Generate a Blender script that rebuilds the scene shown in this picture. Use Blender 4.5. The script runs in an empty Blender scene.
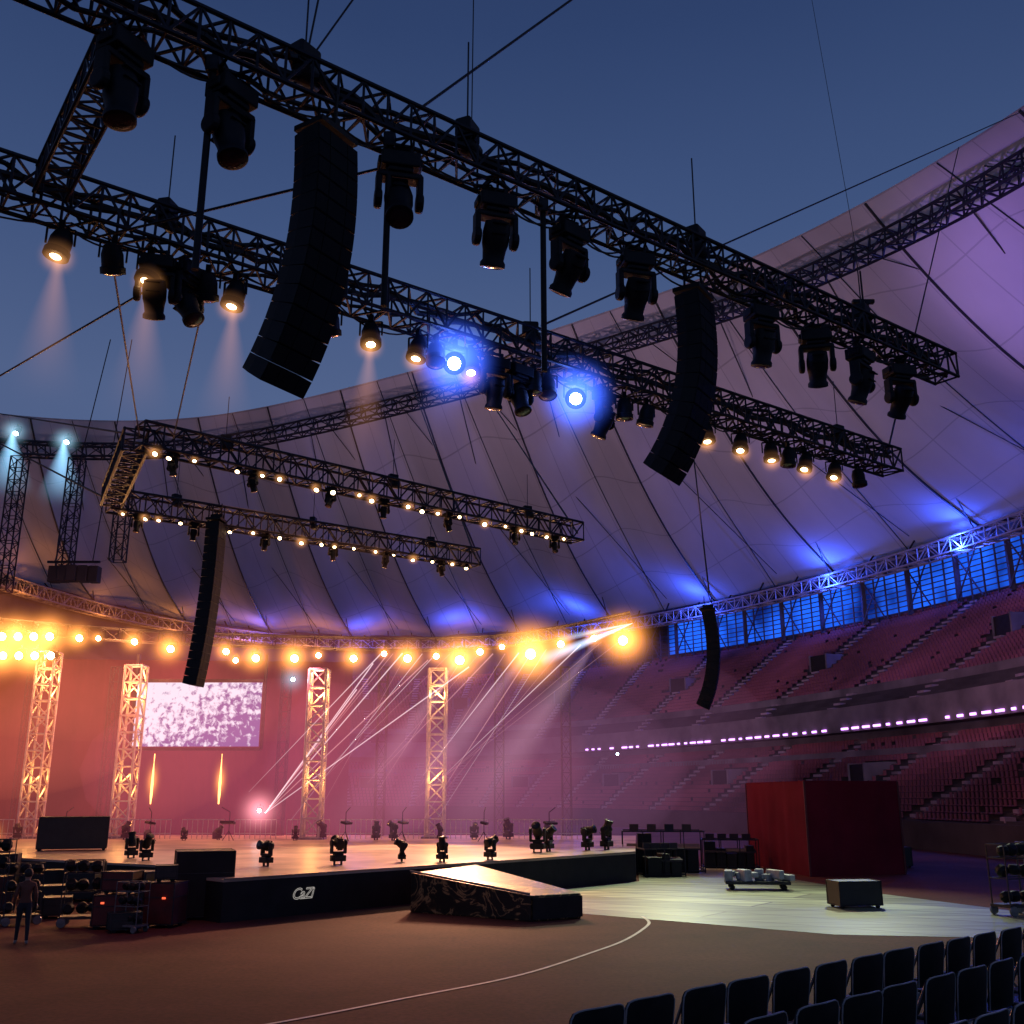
import bpy, math, random
from mathutils import Vector, Matrix
random.seed(7)
scene = bpy.context.scene
col = scene.collection
V = Vector
R = math.radians

# ------------------------------------------------------------------ materials
def mat(name, color, rough=0.6, metal=0.0, nscale=3.0, amt=0.25, bump=0.0, spec=0.5):
    m = bpy.data.materials.new(name); m.use_nodes = True
    nt = m.node_tree; b = nt.nodes["Principled BSDF"]
    b.inputs["Roughness"].default_value = rough
    b.inputs["Metallic"].default_value = metal
    b.inputs["Specular IOR Level"].default_value = spec
    tc = nt.nodes.new("ShaderNodeTexCoord")
    n = nt.nodes.new("ShaderNodeTexNoise"); n.inputs["Scale"].default_value = nscale
    n.inputs["Detail"].default_value = 6
    nt.links.new(tc.outputs["Object"], n.inputs["Vector"])
    r = nt.nodes.new("ShaderNodeValToRGB")
    r.color_ramp.elements[0].position = 0.3; r.color_ramp.elements[1].position = 0.7
    r.color_ramp.elements[0].color = tuple(c * (1 - amt) for c in color) + (1,)
    r.color_ramp.elements[1].color = tuple(min(1, c * (1 + amt)) for c in color) + (1,)
    nt.links.new(n.outputs["Fac"], r.inputs["Fac"])
    nt.links.new(r.outputs["Color"], b.inputs["Base Color"])
    if bump:
        bp = nt.nodes.new("ShaderNodeBump"); bp.inputs["Strength"].default_value = bump
        nt.links.new(n.outputs["Fac"], bp.inputs["Height"]); nt.links.new(bp.outputs["Normal"], b.inputs["Normal"])
    return m

def emat(name, color, strength, sample=True):
    m = bpy.data.materials.new(name); m.use_nodes = True
    nt = m.node_tree; nt.nodes.clear()
    o = nt.nodes.new("ShaderNodeOutputMaterial"); e = nt.nodes.new("ShaderNodeEmission")
    e.inputs["Color"].default_value = tuple(color) + (1,); e.inputs["Strength"].default_value = strength
    nt.links.new(e.outputs[0], o.inputs["Surface"])
    if not sample: m.cycles.emission_sampling = 'NONE'
    return m

def vmat(name, color, strength, mode="flat", power=3.0):
    """glowing haze: volume emission; mode ball = fades from the centre, cone = fades along -Z from apex"""
    m = bpy.data.materials.new(name); m.use_nodes = True
    nt = m.node_tree; nt.nodes.clear()
    o = nt.nodes.new("ShaderNodeOutputMaterial"); e = nt.nodes.new("ShaderNodeEmission")
    e.inputs["Color"].default_value = tuple(color) + (1,); e.inputs["Strength"].default_value = strength
    nt.links.new(e.outputs[0], o.inputs["Volume"])
    m.cycles.emission_sampling = 'NONE'
    if mode != "flat":
        tc = nt.nodes.new("ShaderNodeTexCoord")
        def M(op, a, b=None):
            n = nt.nodes.new("ShaderNodeMath"); n.operation = op
            for i, x in enumerate((a, b)):
                if x is None: continue
                if isinstance(x, (int, float)): n.inputs[i].default_value = x
                else: nt.links.new(x, n.inputs[i])
            return n.outputs[0]
        if mode == "ball":
            l = nt.nodes.new("ShaderNodeVectorMath"); l.operation = 'LENGTH'
            nt.links.new(tc.outputs["Object"], l.inputs[0])
            t = M('MAXIMUM', M('SUBTRACT', 1.0, l.outputs["Value"]), 0.0)
            s = M('MULTIPLY', M('POWER', t, power), strength)
        else:
            sp = nt.nodes.new("ShaderNodeSeparateXYZ"); nt.links.new(tc.outputs["Object"], sp.inputs[0])
            d = M('MAXIMUM', M('MULTIPLY', sp.outputs["Z"], -1.0), 0.0)      # 0 apex .. 1 end
            rr = M('SQRT', M('ADD', M('MULTIPLY', sp.outputs["X"], sp.outputs["X"]), M('MULTIPLY', sp.outputs["Y"], sp.outputs["Y"])))
            rim = M('MAXIMUM', M('SUBTRACT', 1.0, M('DIVIDE', rr, M('ADD', M('MULTIPLY', d, 0.96), 0.04))), 0.0)
            t = M('MAXIMUM', M('SUBTRACT', 1.0, d), 0.0)
            s = M('MULTIPLY', M('DIVIDE', M('POWER', t, power), M('ADD', d, 0.12)), M('MULTIPLY', rim, strength))
        nt.links.new(s, e.inputs["Strength"])
    return m

BLACK = mat("black_plastic", (0.008, 0.008, 0.010), 0.6, 0, 6, 0.3, 0, .3)
TRUSS = mat("dark_truss_aluminium", (0.024, 0.023, 0.030), 0.5, 0.4, 4, 0.3, 0, .3)
TRUSSL = mat("bare_truss_aluminium", (0.42, 0.38, 0.35), 0.4, 0.5, 4, 0.2)
GRILLE = mat("speaker_grille", (0.008, 0.008, 0.010), 0.75, 0.0, 60, 0.5, 0.3, .2)
GLASS = mat("dark_lens", (0.02, 0.022, 0.03), 0.12, 0, 5, 0.2, 0, 0.6)
CABLE = mat("dark_cable", (0.02, 0.02, 0.022), 0.6)
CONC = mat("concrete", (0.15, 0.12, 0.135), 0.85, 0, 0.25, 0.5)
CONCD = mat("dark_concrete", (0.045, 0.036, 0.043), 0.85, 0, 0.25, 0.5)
SEATR = mat("red_seat_plastic", (0.20, 0.058, 0.078), 0.6, 0, 0.06, 0.85)
STAGEF = mat("black_fascia", (0.010, 0.009, 0.010), 0.55, 0, 2, 0.4, 0, .3)
REDCLOTH = mat("red_cloth", (0.115, 0.010, 0.024), 0.95, 0, 0.6, 0.2, 0.1, .1)
WOODC = mat("dark_road_case", (0.016, 0.015, 0.016), 0.45, 0, 3, 0.3)
REDC = mat("dark_red_case", (0.07, 0.010, 0.010), 0.5, 0, 3, 0.4)
METAL = mat("case_metal_edge", (0.2, 0.2, 0.21), 0.4, 0.8, 5, 0.3)
DMETAL = mat("dark_metal_fitting", (0.04, 0.04, 0.045), 0.5, 0.6, 5, 0.3)
GREYC = mat("grey_cover", (0.3, 0.32, 0.38), 0.5, 0, 3, 0.4)
WHITEP = mat("white_line_paint", (0.6, 0.52, 0.48), 0.6, 0, 5, 0.2)
def marble():
    m = mat("bronze_streaked_panel", (.05, .035, .022), .35, .3, 1.2, .5)
    nt = m.node_tree; b = nt.nodes["Principled BSDF"]
    tc = nt.nodes.new("ShaderNodeTexCoord"); n = nt.nodes.new("ShaderNodeTexNoise"); n.inputs["Scale"].default_value = .9; n.inputs["Detail"].default_value = 9; n.inputs["Distortion"].default_value = 2.2
    nt.links.new(tc.outputs["Object"], n.inputs["Vector"])
    r = nt.nodes.new("ShaderNodeValToRGB"); E = r.color_ramp.elements
    E[0].position = .44; E[0].color = (.018, .014, .012, 1); E[1].position = .56; E[1].color = (.018, .014, .012, 1)
    e = E.new(.50); e.color = (.45, .26, .12, 1); e = E.new(.475); e.color = (.05, .032, .02, 1); e = E.new(.525); e.color = (.05, .032, .02, 1)
    nt.links.new(n.outputs["Fac"], r.inputs["Fac"]); nt.links.new(r.outputs["Color"], b.inputs["Base Color"]); return m
RAMPM = marble()
WARM = emat("warm_lamp_light", (1.0, 0.62, 0.28), 22)
WARMB = emat("bright_warm_lamp_light", (1.0, 0.58, 0.2), 80)
WARMS = emat("small_warm_bulb_light", (1.0, 0.68, 0.36), 14)
BLUEL = emat("blue_lamp_light", (0.25, 0.4, 1.0), 80)
WHITEL = emat("cool_white_lamp_light", (0.6, 0.85, 1.0), 30)
PURL = emat("violet_strip_light", (0.66, 0.28, 1.0), 4.0)
REDL = emat("small_red_light", (1.0, 0.12, 0.05), 1.6)

# ------------------------------------------------------------------ mesh builder
class MB:
    def __init__(s): s.v = []; s.f = []
    def add(s, vs, fs):
        n = len(s.v); s.v += [tuple(v) for v in vs]; s.f += [tuple(i + n for i in f) for f in fs]; return s
    def bar(s, p, q, r, n=4, r2=None, caps=True):
        p = V(p); q = V(q); d = (q - p)
        if d.length < 1e-6: return s
        d.normalize(); a = d.cross(V((0, 0, 1)))
        if a.length < 0.05: a = d.cross(V((1, 0, 0)))
        a.normalize(); b = d.cross(a); r2 = r if r2 is None else r2
        vs = []
        for c, rr in ((p, r), (q, r2)):
            for i in range(n):
                t = 2 * math.pi * (i + .5) / n
                vs.append(c + a * math.cos(t) * rr + b * math.sin(t) * rr)
        fs = [(i, (i + 1) % n, n + (i + 1) % n, n + i) for i in range(n)]
        if caps: fs += [tuple(range(n))[::-1], tuple(range(n, 2 * n))]
        return s.add(vs, fs)
    def box(s, c, sz, rot=None):
        vs = []
        for x in (-.5, .5):
            for y in (-.5, .5):
                for z in (-.5, .5):
                    p = V((x * sz[0], y * sz[1], z * sz[2]))
                    if rot is not None: p = rot @ p
                    vs.append(p + V(c))
        return s.add(vs, [(0, 1, 3, 2), (4, 6, 7, 5), (0, 4, 5, 1), (2, 3, 7, 6), (0, 2, 6, 4), (1, 5, 7, 3)])
    def lathe(s, prof, n=20, M=None):
        """prof: (radius, z)"""
        if prof[0][1] > prof[-1][1]: prof = prof[::-1]
        M = M or Matrix.Identity(4); vs = []; fs = []
        for r, z in prof:
            for i in range(n):
                t = 2 * math.pi * i / n; vs.append(M @ V((r * math.cos(t), r * math.sin(t), z)))
        for k in range(len(prof) - 1):
            for i in range(n):
                fs.append((k * n + i, k * n + (i + 1) % n, (k + 1) * n + (i + 1) % n, (k + 1) * n + i))
        fs.append(tuple(range(n))[::-1]); fs.append(tuple((len(prof) - 1) * n + i for i in range(n)))
        return s.add(vs, fs)
    def prism(s, poly, z0, z1):
        n = len(poly)
        z0s = z0 if isinstance(z0, (list, tuple)) else [z0] * n
        z1s = z1 if isinstance(z1, (list, tuple)) else [z1] * n
        vs = [(p[0], p[1], z0s[i]) for i, p in enumerate(poly)] + [(p[0], p[1], z1s[i]) for i, p in enumerate(poly)]
        return s.add(vs, [tuple(range(n))[::-1], tuple(range(n, 2 * n))] + [(i, (i + 1) % n, n + (i + 1) % n, n + i) for i in range(n)])
    def truss(s, p, q, size, r, bay, up=None, br=None):
        p = V(p); q = V(q); d = q - p; L = d.length; d.normalize()
        up = V(up) if up else V((0, 0, 1))
        a = d.cross(up).normalized() * size / 2; b = a.cross(d).normalized() * size / 2
        cs = [a + b, a - b, -a - b, -a + b]; br = br or r * .55
        for c in cs: s.bar(p + c, q + c, r, 6)
        n = max(1, round(L / bay))
        for i in range(n + 1):
            m = p + d * (L * i / n)
            for k in range(4): s.bar(m + cs[k], m + cs[(k + 1) % 4], br, 4, caps=False)
            if i < n:
                m2 = p + d * (L * (i + 1) / n)
                for k in range(4):
                    c1, c2 = cs[k], cs[(k + 1) % 4]
                    if i % 2: c1, c2 = c2, c1
                    s.bar(m + c1, m2 + c2, br, 4, caps=False)
        return s
    def obj(s, name, material, parent=None, smooth=False, bevel=0.0, loc=None, **kw):
        me = bpy.data.meshes.new(name); me.from_pydata(s.v, [], s.f); me.update()
        me.materials.append(material)
        if smooth:
            me.polygons.foreach_set("use_smooth", [True] * len(me.polygons))
        o = bpy.data.objects.new(name, me); col.objects.link(o)
        if smooth:
            try:
                me.set_sharp_from_angle(angle=R(40))
            except Exception: pass
        if bevel:
            b = o.modifiers.new("bevel", 'BEVEL'); b.width = bevel; b.segments = 2; b.limit_method = 'ANGLE'
        if parent: o.parent = parent
        if loc is not None: o.location = loc
        for k, v in kw.items(): o[k] = v
        return o

def thing(name, loc=(0, 0, 0), rz=0.0, label="", category="", group=None, kind=None):
    o = bpy.data.objects.new(name, None); col.objects.link(o); o.location = loc; o.rotation_euler = (0, 0, rz)
    o.empty_display_size = 0.3
    if label: o["label"] = label
    if category: o["category"] = category
    if group: o["group"] = group
    if kind: o["kind"] = kind
    return o

def clone(root, loc, rot=(0, 0, 0), scale=1.0, label=None):
    made = {}
    def rec(o, par):
        n = o.copy(); col.objects.link(n)
        if par: n.parent = par
        made.setdefault(o.name.split('.')[0], n)
        for c in [c for c in o.children if c.name in src]: rec(c, n)
        return n
    src = set(o.name for o in root.children_recursive)
    n = rec(root, None); n.location = loc; n.rotation_euler = rot; n.scale = (scale,) * 3
    if label: n["label"] = label
    made["root"] = n
    return made

def light(kind, loc, color, power, size=0.3, target=None, angle=60, blend=0.6):
    l = bpy.data.lights.new("lamp", kind); l.color = color; l.energy = power
    if kind in ('POINT', 'SPOT'): l.shadow_soft_size = size
    if kind == 'AREA': l.size = size
    if kind == 'SPOT': l.spot_size = R(angle); l.spot_blend = blend
    o = bpy.data.objects.new("light_" + kind.lower(), l); col.objects.link(o); o.location = loc
    if target is not None:
        o.rotation_euler = (V(target) - V(loc)).to_track_quat('-Z', 'Y').to_euler()
    return o

# ------------------------------------------------------------------ camera
cam = bpy.data.cameras.new("camera"); co = bpy.data.objects.new("camera", cam); col.objects.link(co)
cam.sensor_width = 36; cam.lens = 36 * 1025 / 1024; cam.clip_end = 3000; cam.clip_start = 0.05
co.location = (0, 0, 3.6); co.rotation_euler = (math.pi / 2 + math.atan(283 / 1025), 0, 0)
scene.camera = co
scene.view_settings.view_transform = 'Standard'

# ------------------------------------------------------------------ world: dusk sky
w = bpy.data.worlds.new("World"); scene.world = w; w.use_nodes = True
nt = w.node_tree; bg = nt.nodes["Background"]
tc = nt.nodes.new("ShaderNodeTexCoord"); sp = nt.nodes.new("ShaderNodeSeparateXYZ")
nt.links.new(tc.outputs["Generated"], sp.inputs[0])
rp = nt.nodes.new("ShaderNodeValToRGB"); nt.links.new(sp.outputs["Z"], rp.inputs["Fac"])
els = rp.color_ramp.elements
els[0].position = 0.0; els[0].color = (0.09, 0.12, 0.24, 1)
els[1].position = 0.85; els[1].color = (0.014, 0.027, 0.085, 1)
e = els.new(0.36); e.color = (0.078, 0.118, 0.245, 1)
e = els.new(0.5); e.color = (0.048, 0.084, 0.20, 1)
e = els.new(0.65); e.color = (0.027, 0.052, 0.142, 1)
ns = nt.nodes.new("ShaderNodeTexNoise"); ns.inputs["Scale"].default_value = 1.6; ns.inputs["Detail"].default_value = 3
nt.links.new(tc.outputs["Generated"], ns.inputs["Vector"])
mr = nt.nodes.new("ShaderNodeMapRange"); mr.inputs["To Min"].default_value = 0.82; mr.inputs["To Max"].default_value = 1.18
nt.links.new(ns.outputs["Fac"], mr.inputs["Value"])
nt.links.new(rp.outputs["Color"], bg.inputs["Color"]); nt.links.new(mr.outputs["Result"], bg.inputs["Strength"])

# ------------------------------------------------------------------ ground
def groundmat():
    m = bpy.data.materials.new("brown_field_covering"); m.use_nodes = True
    nt = m.node_tree; b = nt.nodes["Principled BSDF"]
    tc = nt.nodes.new("ShaderNodeTexCoord")
    n1 = nt.nodes.new("ShaderNodeTexNoise"); n1.inputs["Scale"].default_value = 0.22; n1.inputs["Detail"].default_value = 10; n1.inputs["Roughness"].default_value = .65
    n2 = nt.nodes.new("ShaderNodeTexNoise"); n2.inputs["Scale"].default_value = 9; n2.inputs["Detail"].default_value = 5
    for n in (n1, n2): nt.links.new(tc.outputs["Object"], n.inputs["Vector"])
    r = nt.nodes.new("ShaderNodeValToRGB"); r.color_ramp.elements[0].position = .3; r.color_ramp.elements[1].position = .72
    r.color_ramp.elements[0].color = (0.070, 0.020, 0.019, 1); r.color_ramp.elements[1].color = (0.17, 0.052, 0.042, 1)
    mx = nt.nodes.new("ShaderNodeMix"); mx.data_type = 'RGBA'; mx.blend_type = 'MULTIPLY'; mx.inputs["Factor"].default_value = .6
    r2 = nt.nodes.new("ShaderNodeValToRGB"); r2.color_ramp.elements[0].position = .35; r2.color_ramp.elements[1].position = .6
    r2.color_ramp.elements[0].color = (0.5, 0.5, 0.5, 1); r2.color_ramp.elements[1].color = (1, 1, 1, 1)
    nt.links.new(n1.outputs["Fac"], r.inputs["Fac"]); nt.links.new(n2.outputs["Fac"], r2.inputs["Fac"])
    nt.links.new(r.outputs["Color"], mx.inputs["A"]); nt.links.new(r2.outputs["Color"], mx.inputs["B"])
    nt.links.new(mx.outputs["Result"], b.inputs["Base Color"])
    b.inputs["Roughness"].default_value = 0.8; b.inputs["Specular IOR Level"].default_value = .1
    bp = nt.nodes.new("ShaderNodeBump"); bp.inputs["Strength"].default_value = 0.25; bp.inputs["Distance"].default_value = .02
    nt.links.new(n2.outputs["Fac"], bp.inputs["Height"]); nt.links.new(bp.outputs["Normal"], b.inputs["Normal"])
    return m
mb = MB(); mb.add([(-900, -600, 0), (900, -600, 0), (900, 1200, 0), (-900, 1200, 0)], [(0, 1, 2, 3)])
mb.obj("ground", groundmat(), kind="structure")

arc = [(4.0, 33.6), (4.0, 32.0), (3.54, 30.2), (2.9, 28.3), (2.12, 26.6), (.17, 23), (-2.04, 20.4), (-3.94, 18.3), (-6.6, 16.0), (-10, 13.8)]
def smoothpts(P, k=8):
    out = []
    for i in range(len(P) - 1):
        p0 = P[max(i - 1, 0)]; p1 = P[i]; p2 = P[i + 1]; p3 = P[min(i + 2, len(P) - 1)]
        for j in range(k):
            t = j / k
            out.append(tuple(.5 * (2 * b + (c - a) * t + (2 * a - 5 * b + 4 * c - d) * t * t + (3 * b - a - 3 * c + d) * t ** 3) for a, b, c, d in zip(p0, p1, p2, p3)))
    out.append(tuple(P[-1])); return out
def strip(pts, wd, z):
    mb = MB(); vs = []
    for i, p in enumerate(pts):
        a = V(pts[max(i - 1, 0)]); b = V(pts[min(i + 1, len(pts) - 1)]); d = (b - a).normalized(); n = V((-d.y, d.x)) * wd / 2
        vs += [(p[0] + n.x, p[1] + n.y, z), (p[0] - n.x, p[1] - n.y, z)]
    mb.add(vs, [(2 * i, 2 * i + 1, 2 * i + 3, 2 * i + 2) for i in range(len(pts) - 1)]); return mb
strip(smoothpts(arc), 0.09, 0.012).obj("field_marking", WHITEP, kind="structure")

def runmat():
    m = bpy.data.materials.new("pale_protective_flooring"); m.use_nodes = True
    nt = m.node_tree; b = nt.nodes["Principled BSDF"]
    tc = nt.nodes.new("ShaderNodeTexCoord"); mp = nt.nodes.new("ShaderNodeMapping"); mp.inputs["Rotation"].default_value = (0, 0, R(36))
    nt.links.new(tc.outputs["Object"], mp.inputs["Vector"])
    br = nt.nodes.new("ShaderNodeTexBrick"); br.inputs["Scale"].default_value = 1.0  # row contrast in the flooring colour paints streaks of light
    br.inputs["Brick Width"].default_value = 30.0; br.inputs["Row Height"].default_value = 1.9
    br.inputs["Mortar Size"].default_value = .06; br.inputs["Color1"].default_value = (.15, .17, .12, 1)
    br.inputs["Color2"].default_value = (.62, .70, .46, 1); br.inputs["Mortar"].default_value = (.06, .055, .045, 1)
    nt.links.new(mp.outputs[0], br.inputs["Vector"])
    mp2 = nt.nodes.new("ShaderNodeMapping"); mp2.inputs["Rotation"].default_value = (0, 0, R(36)); mp2.inputs["Scale"].default_value = (.3, 2.6, 1)
    nt.links.new(tc.outputs["Object"], mp2.inputs["Vector"])
    n = nt.nodes.new("ShaderNodeTexNoise"); n.inputs["Scale"].default_value = .7; n.inputs["Detail"].default_value = 8
    nt.links.new(mp2.outputs[0], n.inputs["Vector"])
    r = nt.nodes.new("ShaderNodeValToRGB"); r.color_ramp.elements[0].position = .36; r.color_ramp.elements[1].position = .6
    r.color_ramp.elements[0].color = (.2, .2, .2, 1)
    nt.links.new(n.outputs["Fac"], r.inputs["Fac"])
    mx = nt.nodes.new("ShaderNodeMix"); mx.data_type = 'RGBA'; mx.blend_type = 'MULTIPLY'; mx.inputs["Factor"].default_value = .85
    nt.links.new(br.outputs["Color"], mx.inputs["A"]); nt.links.new(r.outputs["Color"], mx.inputs["B"])
    nt.links.new(mx.outputs["Result"], b.inputs["Base Color"]); b.inputs["Roughness"].default_value = .45
    return m
mb = MB(); mb.add([(-1.0, 39.6, .008), (2.2, 34.4, .008), (8.6, 29.4, .008), (13.4, 28.6, .008), (17.5, 31.5, .008), (13.6, 42, .008), (11.0, 56, .008), (6.6, 57, .008), (5.5, 46.9, .008)], [tuple(range(9))])
mb.obj("runway_floor", runmat(), kind="structure")

# ------------------------------------------------------------------ stadium geometry
CX, CY = -5, 90
E1 = V((-.25, .968)); E2 = V((.968, .25))
def P(th, wd, z=0.0):
    t = R(th); p = V((CX, CY)) + E1 * (109 - wd) * math.cos(t) + E2 * (62.5 - wd) * math.sin(t)
    return V((p.x, p.y, z))
T0, T1 = -95, 122
def sweep(profile, t0, t1, step=1.5):
    mb = MB(); n = int(round((t1 - t0) / step)); m = len(profile)
    vs = [P(t0 + (t1 - t0) * i / n, a, z) for i in range(n + 1) for a, z in profile]
    fs = [(i * m + k, i * m + k + 1, (i + 1) * m + k + 1, (i + 1) * m + k) for i in range(n) for k in range(m - 1)]
    return mb.add(vs, fs)

stand = thing("stadium_stand", (0, 0, 0), label="two tier stadium stand with red seats and concrete balcony", category="stadium stand")
UR, UW, UZ = 26, .85, .523
def up(i): return (i * UW, 24.6 - i * UZ)
prof = []
for i in range(UR):
    a, z = up(i); prof += [(a, z), (a + UW, z)]
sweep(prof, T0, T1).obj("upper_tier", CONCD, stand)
LR, LW, LZ = 16, .8, .46
def lo(i): return (20 + i * LW, 8.5 - i * LZ)
prof = []
for i in range(LR):
    a, z = lo(i); prof += [(a, z), (a + LW, z)]
prof += [(32.8, 0)]
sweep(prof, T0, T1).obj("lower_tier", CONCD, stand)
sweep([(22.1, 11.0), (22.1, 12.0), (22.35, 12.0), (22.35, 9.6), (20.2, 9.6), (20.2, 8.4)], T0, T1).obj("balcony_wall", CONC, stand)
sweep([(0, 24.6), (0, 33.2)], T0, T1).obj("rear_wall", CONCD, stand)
sweep([(32.85, 1.1), (32.85, 1.9), (33.0, 1.9), (33.0, 0)], T0, T1).obj("field_wall", CONCD, stand)
a, z = up(21)
sweep([(a, z), (a, z + .9), (a + .15, z + .9), (a + .15, z)], T0, T1).obj("walkway_parapet", CONC, stand)
a, z = up(9)
sweep([(a, z), (a, z + .6), (a + .1, z + .6), (a + .1, z)], T0, T1).obj("walkway_parapet", CONCD, stand)
a, z = lo(4)
sweep([(a, z), (a, z + 1.0), (a + .15, z + 1.0), (a + .15, z)], T0, T1).obj("walkway_parapet", CONC, stand)
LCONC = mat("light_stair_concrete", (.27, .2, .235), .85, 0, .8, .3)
def stairs(th, fn, n, W, Z):
    mb = MB()
    for i in range(n):
        a, z = fn(i)
        p = P(th, a + W / 2, z + .06); q = P(th, a + W / 2 + 1, 0); d = V((q.x - p.x, q.y - p.y, 0)).normalized(); s = V((-d.y, d.x, 0))
        rot = Matrix((d, s, V((0, 0, 1)))).transposed()
        mb.box(p, (W * .8, 1.1, .34), rot)
    return mb
for th in range(-5, 121, 9):
    stairs(th, up, UR, UW, UZ).obj("aisle_stair", LCONC, stand)
    stairs(th + 3, lo, LR, LW, LZ).obj("aisle_stair", LCONC, stand)
# exits with pale frames; black boxes stand in for the shade inside
exits = []
for th in range(4, 118, 18):
    for fn, i0, hh in ((up, 12, 2.0), (lo, 8, 1.7)):
        a, z = fn(i0); exits.append((th, a))
        c = P(th, a, z - .2); q = P(th, a + 1, 0); d = V((q.x - c.x, q.y - c.y, 0)).normalized(); s = V((-d.y, d.x, 0)); rot = Matrix((d, s, V((0, 0, 1)))).transposed()
        mb = MB(); mb.box(c + V((0, 0, hh / 2)) - d * .6 + s * 1.35, (3.2, .2, hh), rot); mb.box(c + V((0, 0, hh / 2)) - d * .6 - s * 1.35, (3.2, .2, hh), rot); mb.box(c + V((0, 0, hh)) - d * 1.6, (1.2, 2.7, .2), rot)
        mb.obj("exit_frame", CONC, stand)
        MB().box(c + V((0, 0, hh / 2 - .05)) + d * .1, (1.6, 2.45, hh - .1), rot).obj("exit_opening", STAGEF, stand)

# seats
seats = []
def gen(fn, rows, wd, off):
    for i in range(rows):
        a, z = fn(i)
        th = 0.0
        while th < 116:
            c = P(th, a + wd * .35, z); n = P(th, a + wd * .35 + 1, 0)
            dth = 0.56 / (P(th + 1, a) - P(th, a)).length
            k = (th + 5 - off) % 9
            if min(k, 9 - k) > .75 and random.random() > .02 and not any(abs(th - et) * .9 < 1.6 and -2.2 < a - ea < 1.2 for et, ea in exits):
                seats.append((c, V((n.x - c.x, n.y - c.y, 0)).normalized()))
            th += dth
gen(up, 21, UW, 0); gen(lo, LR, LW, 3)
def seat_mesh(mb, c, d):
    s = V((-d.y, d.x, 0)); u = V((0, 0, 1))
    def bx(o, dd, ss, uu):
        vs = [c + d * (o[0] + x * dd) + s * y * ss + u * (o[1] + zz * uu) for x in (-.5, .5) for y in (-.5, .5) for zz in (-.5, .5)]
        mb.add(vs, [(0, 1, 3, 2), (4, 6, 7, 5), (0, 4, 5, 1), (2, 3, 7, 6), (1, 5, 7, 3)])
    bx((-.18, .62), .06, .44, .38); bx((.02, .42), .36, .44, .06)
vis = [(sd[0].length, i) for i, sd in enumerate(seats) if sd[0].x / sd[0].y < .5]
vis.sort(); near = set(i for _, i in vis[:300])
mb = MB()
for i, (c, d) in enumerate(seats):
    if i not in near: seat_mesh(mb, c, d)
mb.obj("stadium_seats", SEATR, kind="stuff", label="rows of red plastic seats in stadium stand", category="seats")
mb = MB(); seat_mesh(mb, V((0, 0, 0)), V((1, 0, 0))); sm = mb.obj("spectator_chair", SEATR)
sme = sm.data; bpy.data.objects.remove(sm)
for i in sorted(near):
    c, d = seats[i]; o = bpy.data.objects.new("spectator_chair", sme); col.objects.link(o)
    o.location = c; o.rotation_euler = (0, 0, math.atan2(d.y, d.x))
    o["label"] = "red plastic chair fixed on concrete stand"; o["category"] = "spectator chair"; o["group"] = "red chairs in the lower stand"

# blue window band under the roof
def winmat():
    m = bpy.data.materials.new("blue_lit_louvre_glass"); m.use_nodes = True
    nt = m.node_tree; nt.nodes.clear(); o = nt.nodes.new("ShaderNodeOutputMaterial"); e = nt.nodes.new("ShaderNodeEmission")
    tc = nt.nodes.new("ShaderNodeTexCoord"); n = nt.nodes.new("ShaderNodeTexNoise"); n.inputs["Scale"].default_value = .13; n.inputs["Detail"].default_value = 3
    nt.links.new(tc.outputs["Object"], n.inputs["Vector"])
    r = nt.nodes.new("ShaderNodeValToRGB"); r.color_ramp.elements[0].position = .34; r.color_ramp.elements[1].position = .6
    r.color_ramp.elements[0].color = (.003, .012, .12, 1); r.color_ramp.elements[1].color = (.015, .13, 1.0, 1)
    nt.links.new(n.outputs["Fac"], r.inputs["Fac"]); nt.links.new(r.outputs["Color"], e.inputs["Color"]); e.inputs["Strength"].default_value = 1.2
    nt.links.new(e.outputs[0], o.inputs["Surface"]); return m
sweep([(.3, 25.6), (.3, 30.6)], 52, T1).obj("louvre_glass", winmat(), stand)
mb = MB()
th = 40.0
k = 0
while th < T1:
    r_ = .12 if k % 4 else .36
    mb.bar(P(th, .9, 24.8), P(th, .9, 31.4), r_, 4); th += 1.1; k += 1
for i in range(9):
    z = 25.4 + i * .65; t = 38.0
    while t < T1: mb.bar(P(t, .8, z), P(t + 3, .8, z), .08, 4); t += 3
t = 40.0
while t < T1 - 4:      # cross bracing in front of the glass
    mb.bar(P(t, 1.3, 25), P(t + 2.2, 1.3, 31), .1, 4); mb.bar(P(t + 2.2, 1.3, 25), P(t, 1.3, 31), .1, 4); t += 4.4
mb.obj("louvre_frame", CONCD, stand)

# ------------------------------------------------------------------ roof
roof = thing("stadium_roof", label="white tensile fabric roof with steel ring trusses", category="stadium roof")
inner = [(-150, (-40, 20, 46)), (-115, (-62, 60, 44)), (-85, (-66, 90, 43.5)), (-55, (-60, 112, 46.5)), (-20, (-40, 125, 51.0)), (23, (-11.5, 121, 56)), (60, (13.7, 108, 58.5)), (83, (27, 88, 55.2)), (105, (38, 66, 53.2)), (125, (46, 40, 52)), (150, (38, 8, 50))]
def I(th):
    for k in range(len(inner) - 1):
        if inner[k][0] <= th <= inner[k + 1][0]: break
    a = inner[max(k - 1, 0)][1]; b = inner[k][1]; c = inner[k + 1][1]; d = inner[min(k + 2, len(inner) - 1)][1]
    t = (th - inner[k][0]) / (inner[k + 1][0] - inner[k][0])
    return V([.5 * (2 * q + (r - p) * t + (2 * p - 5 * q + 4 * r - s) * t * t + (3 * q - p - 3 * r + s) * t ** 3) for p, q, r, s in zip(a, b, c, d)])
PAN = 14.0
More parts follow.
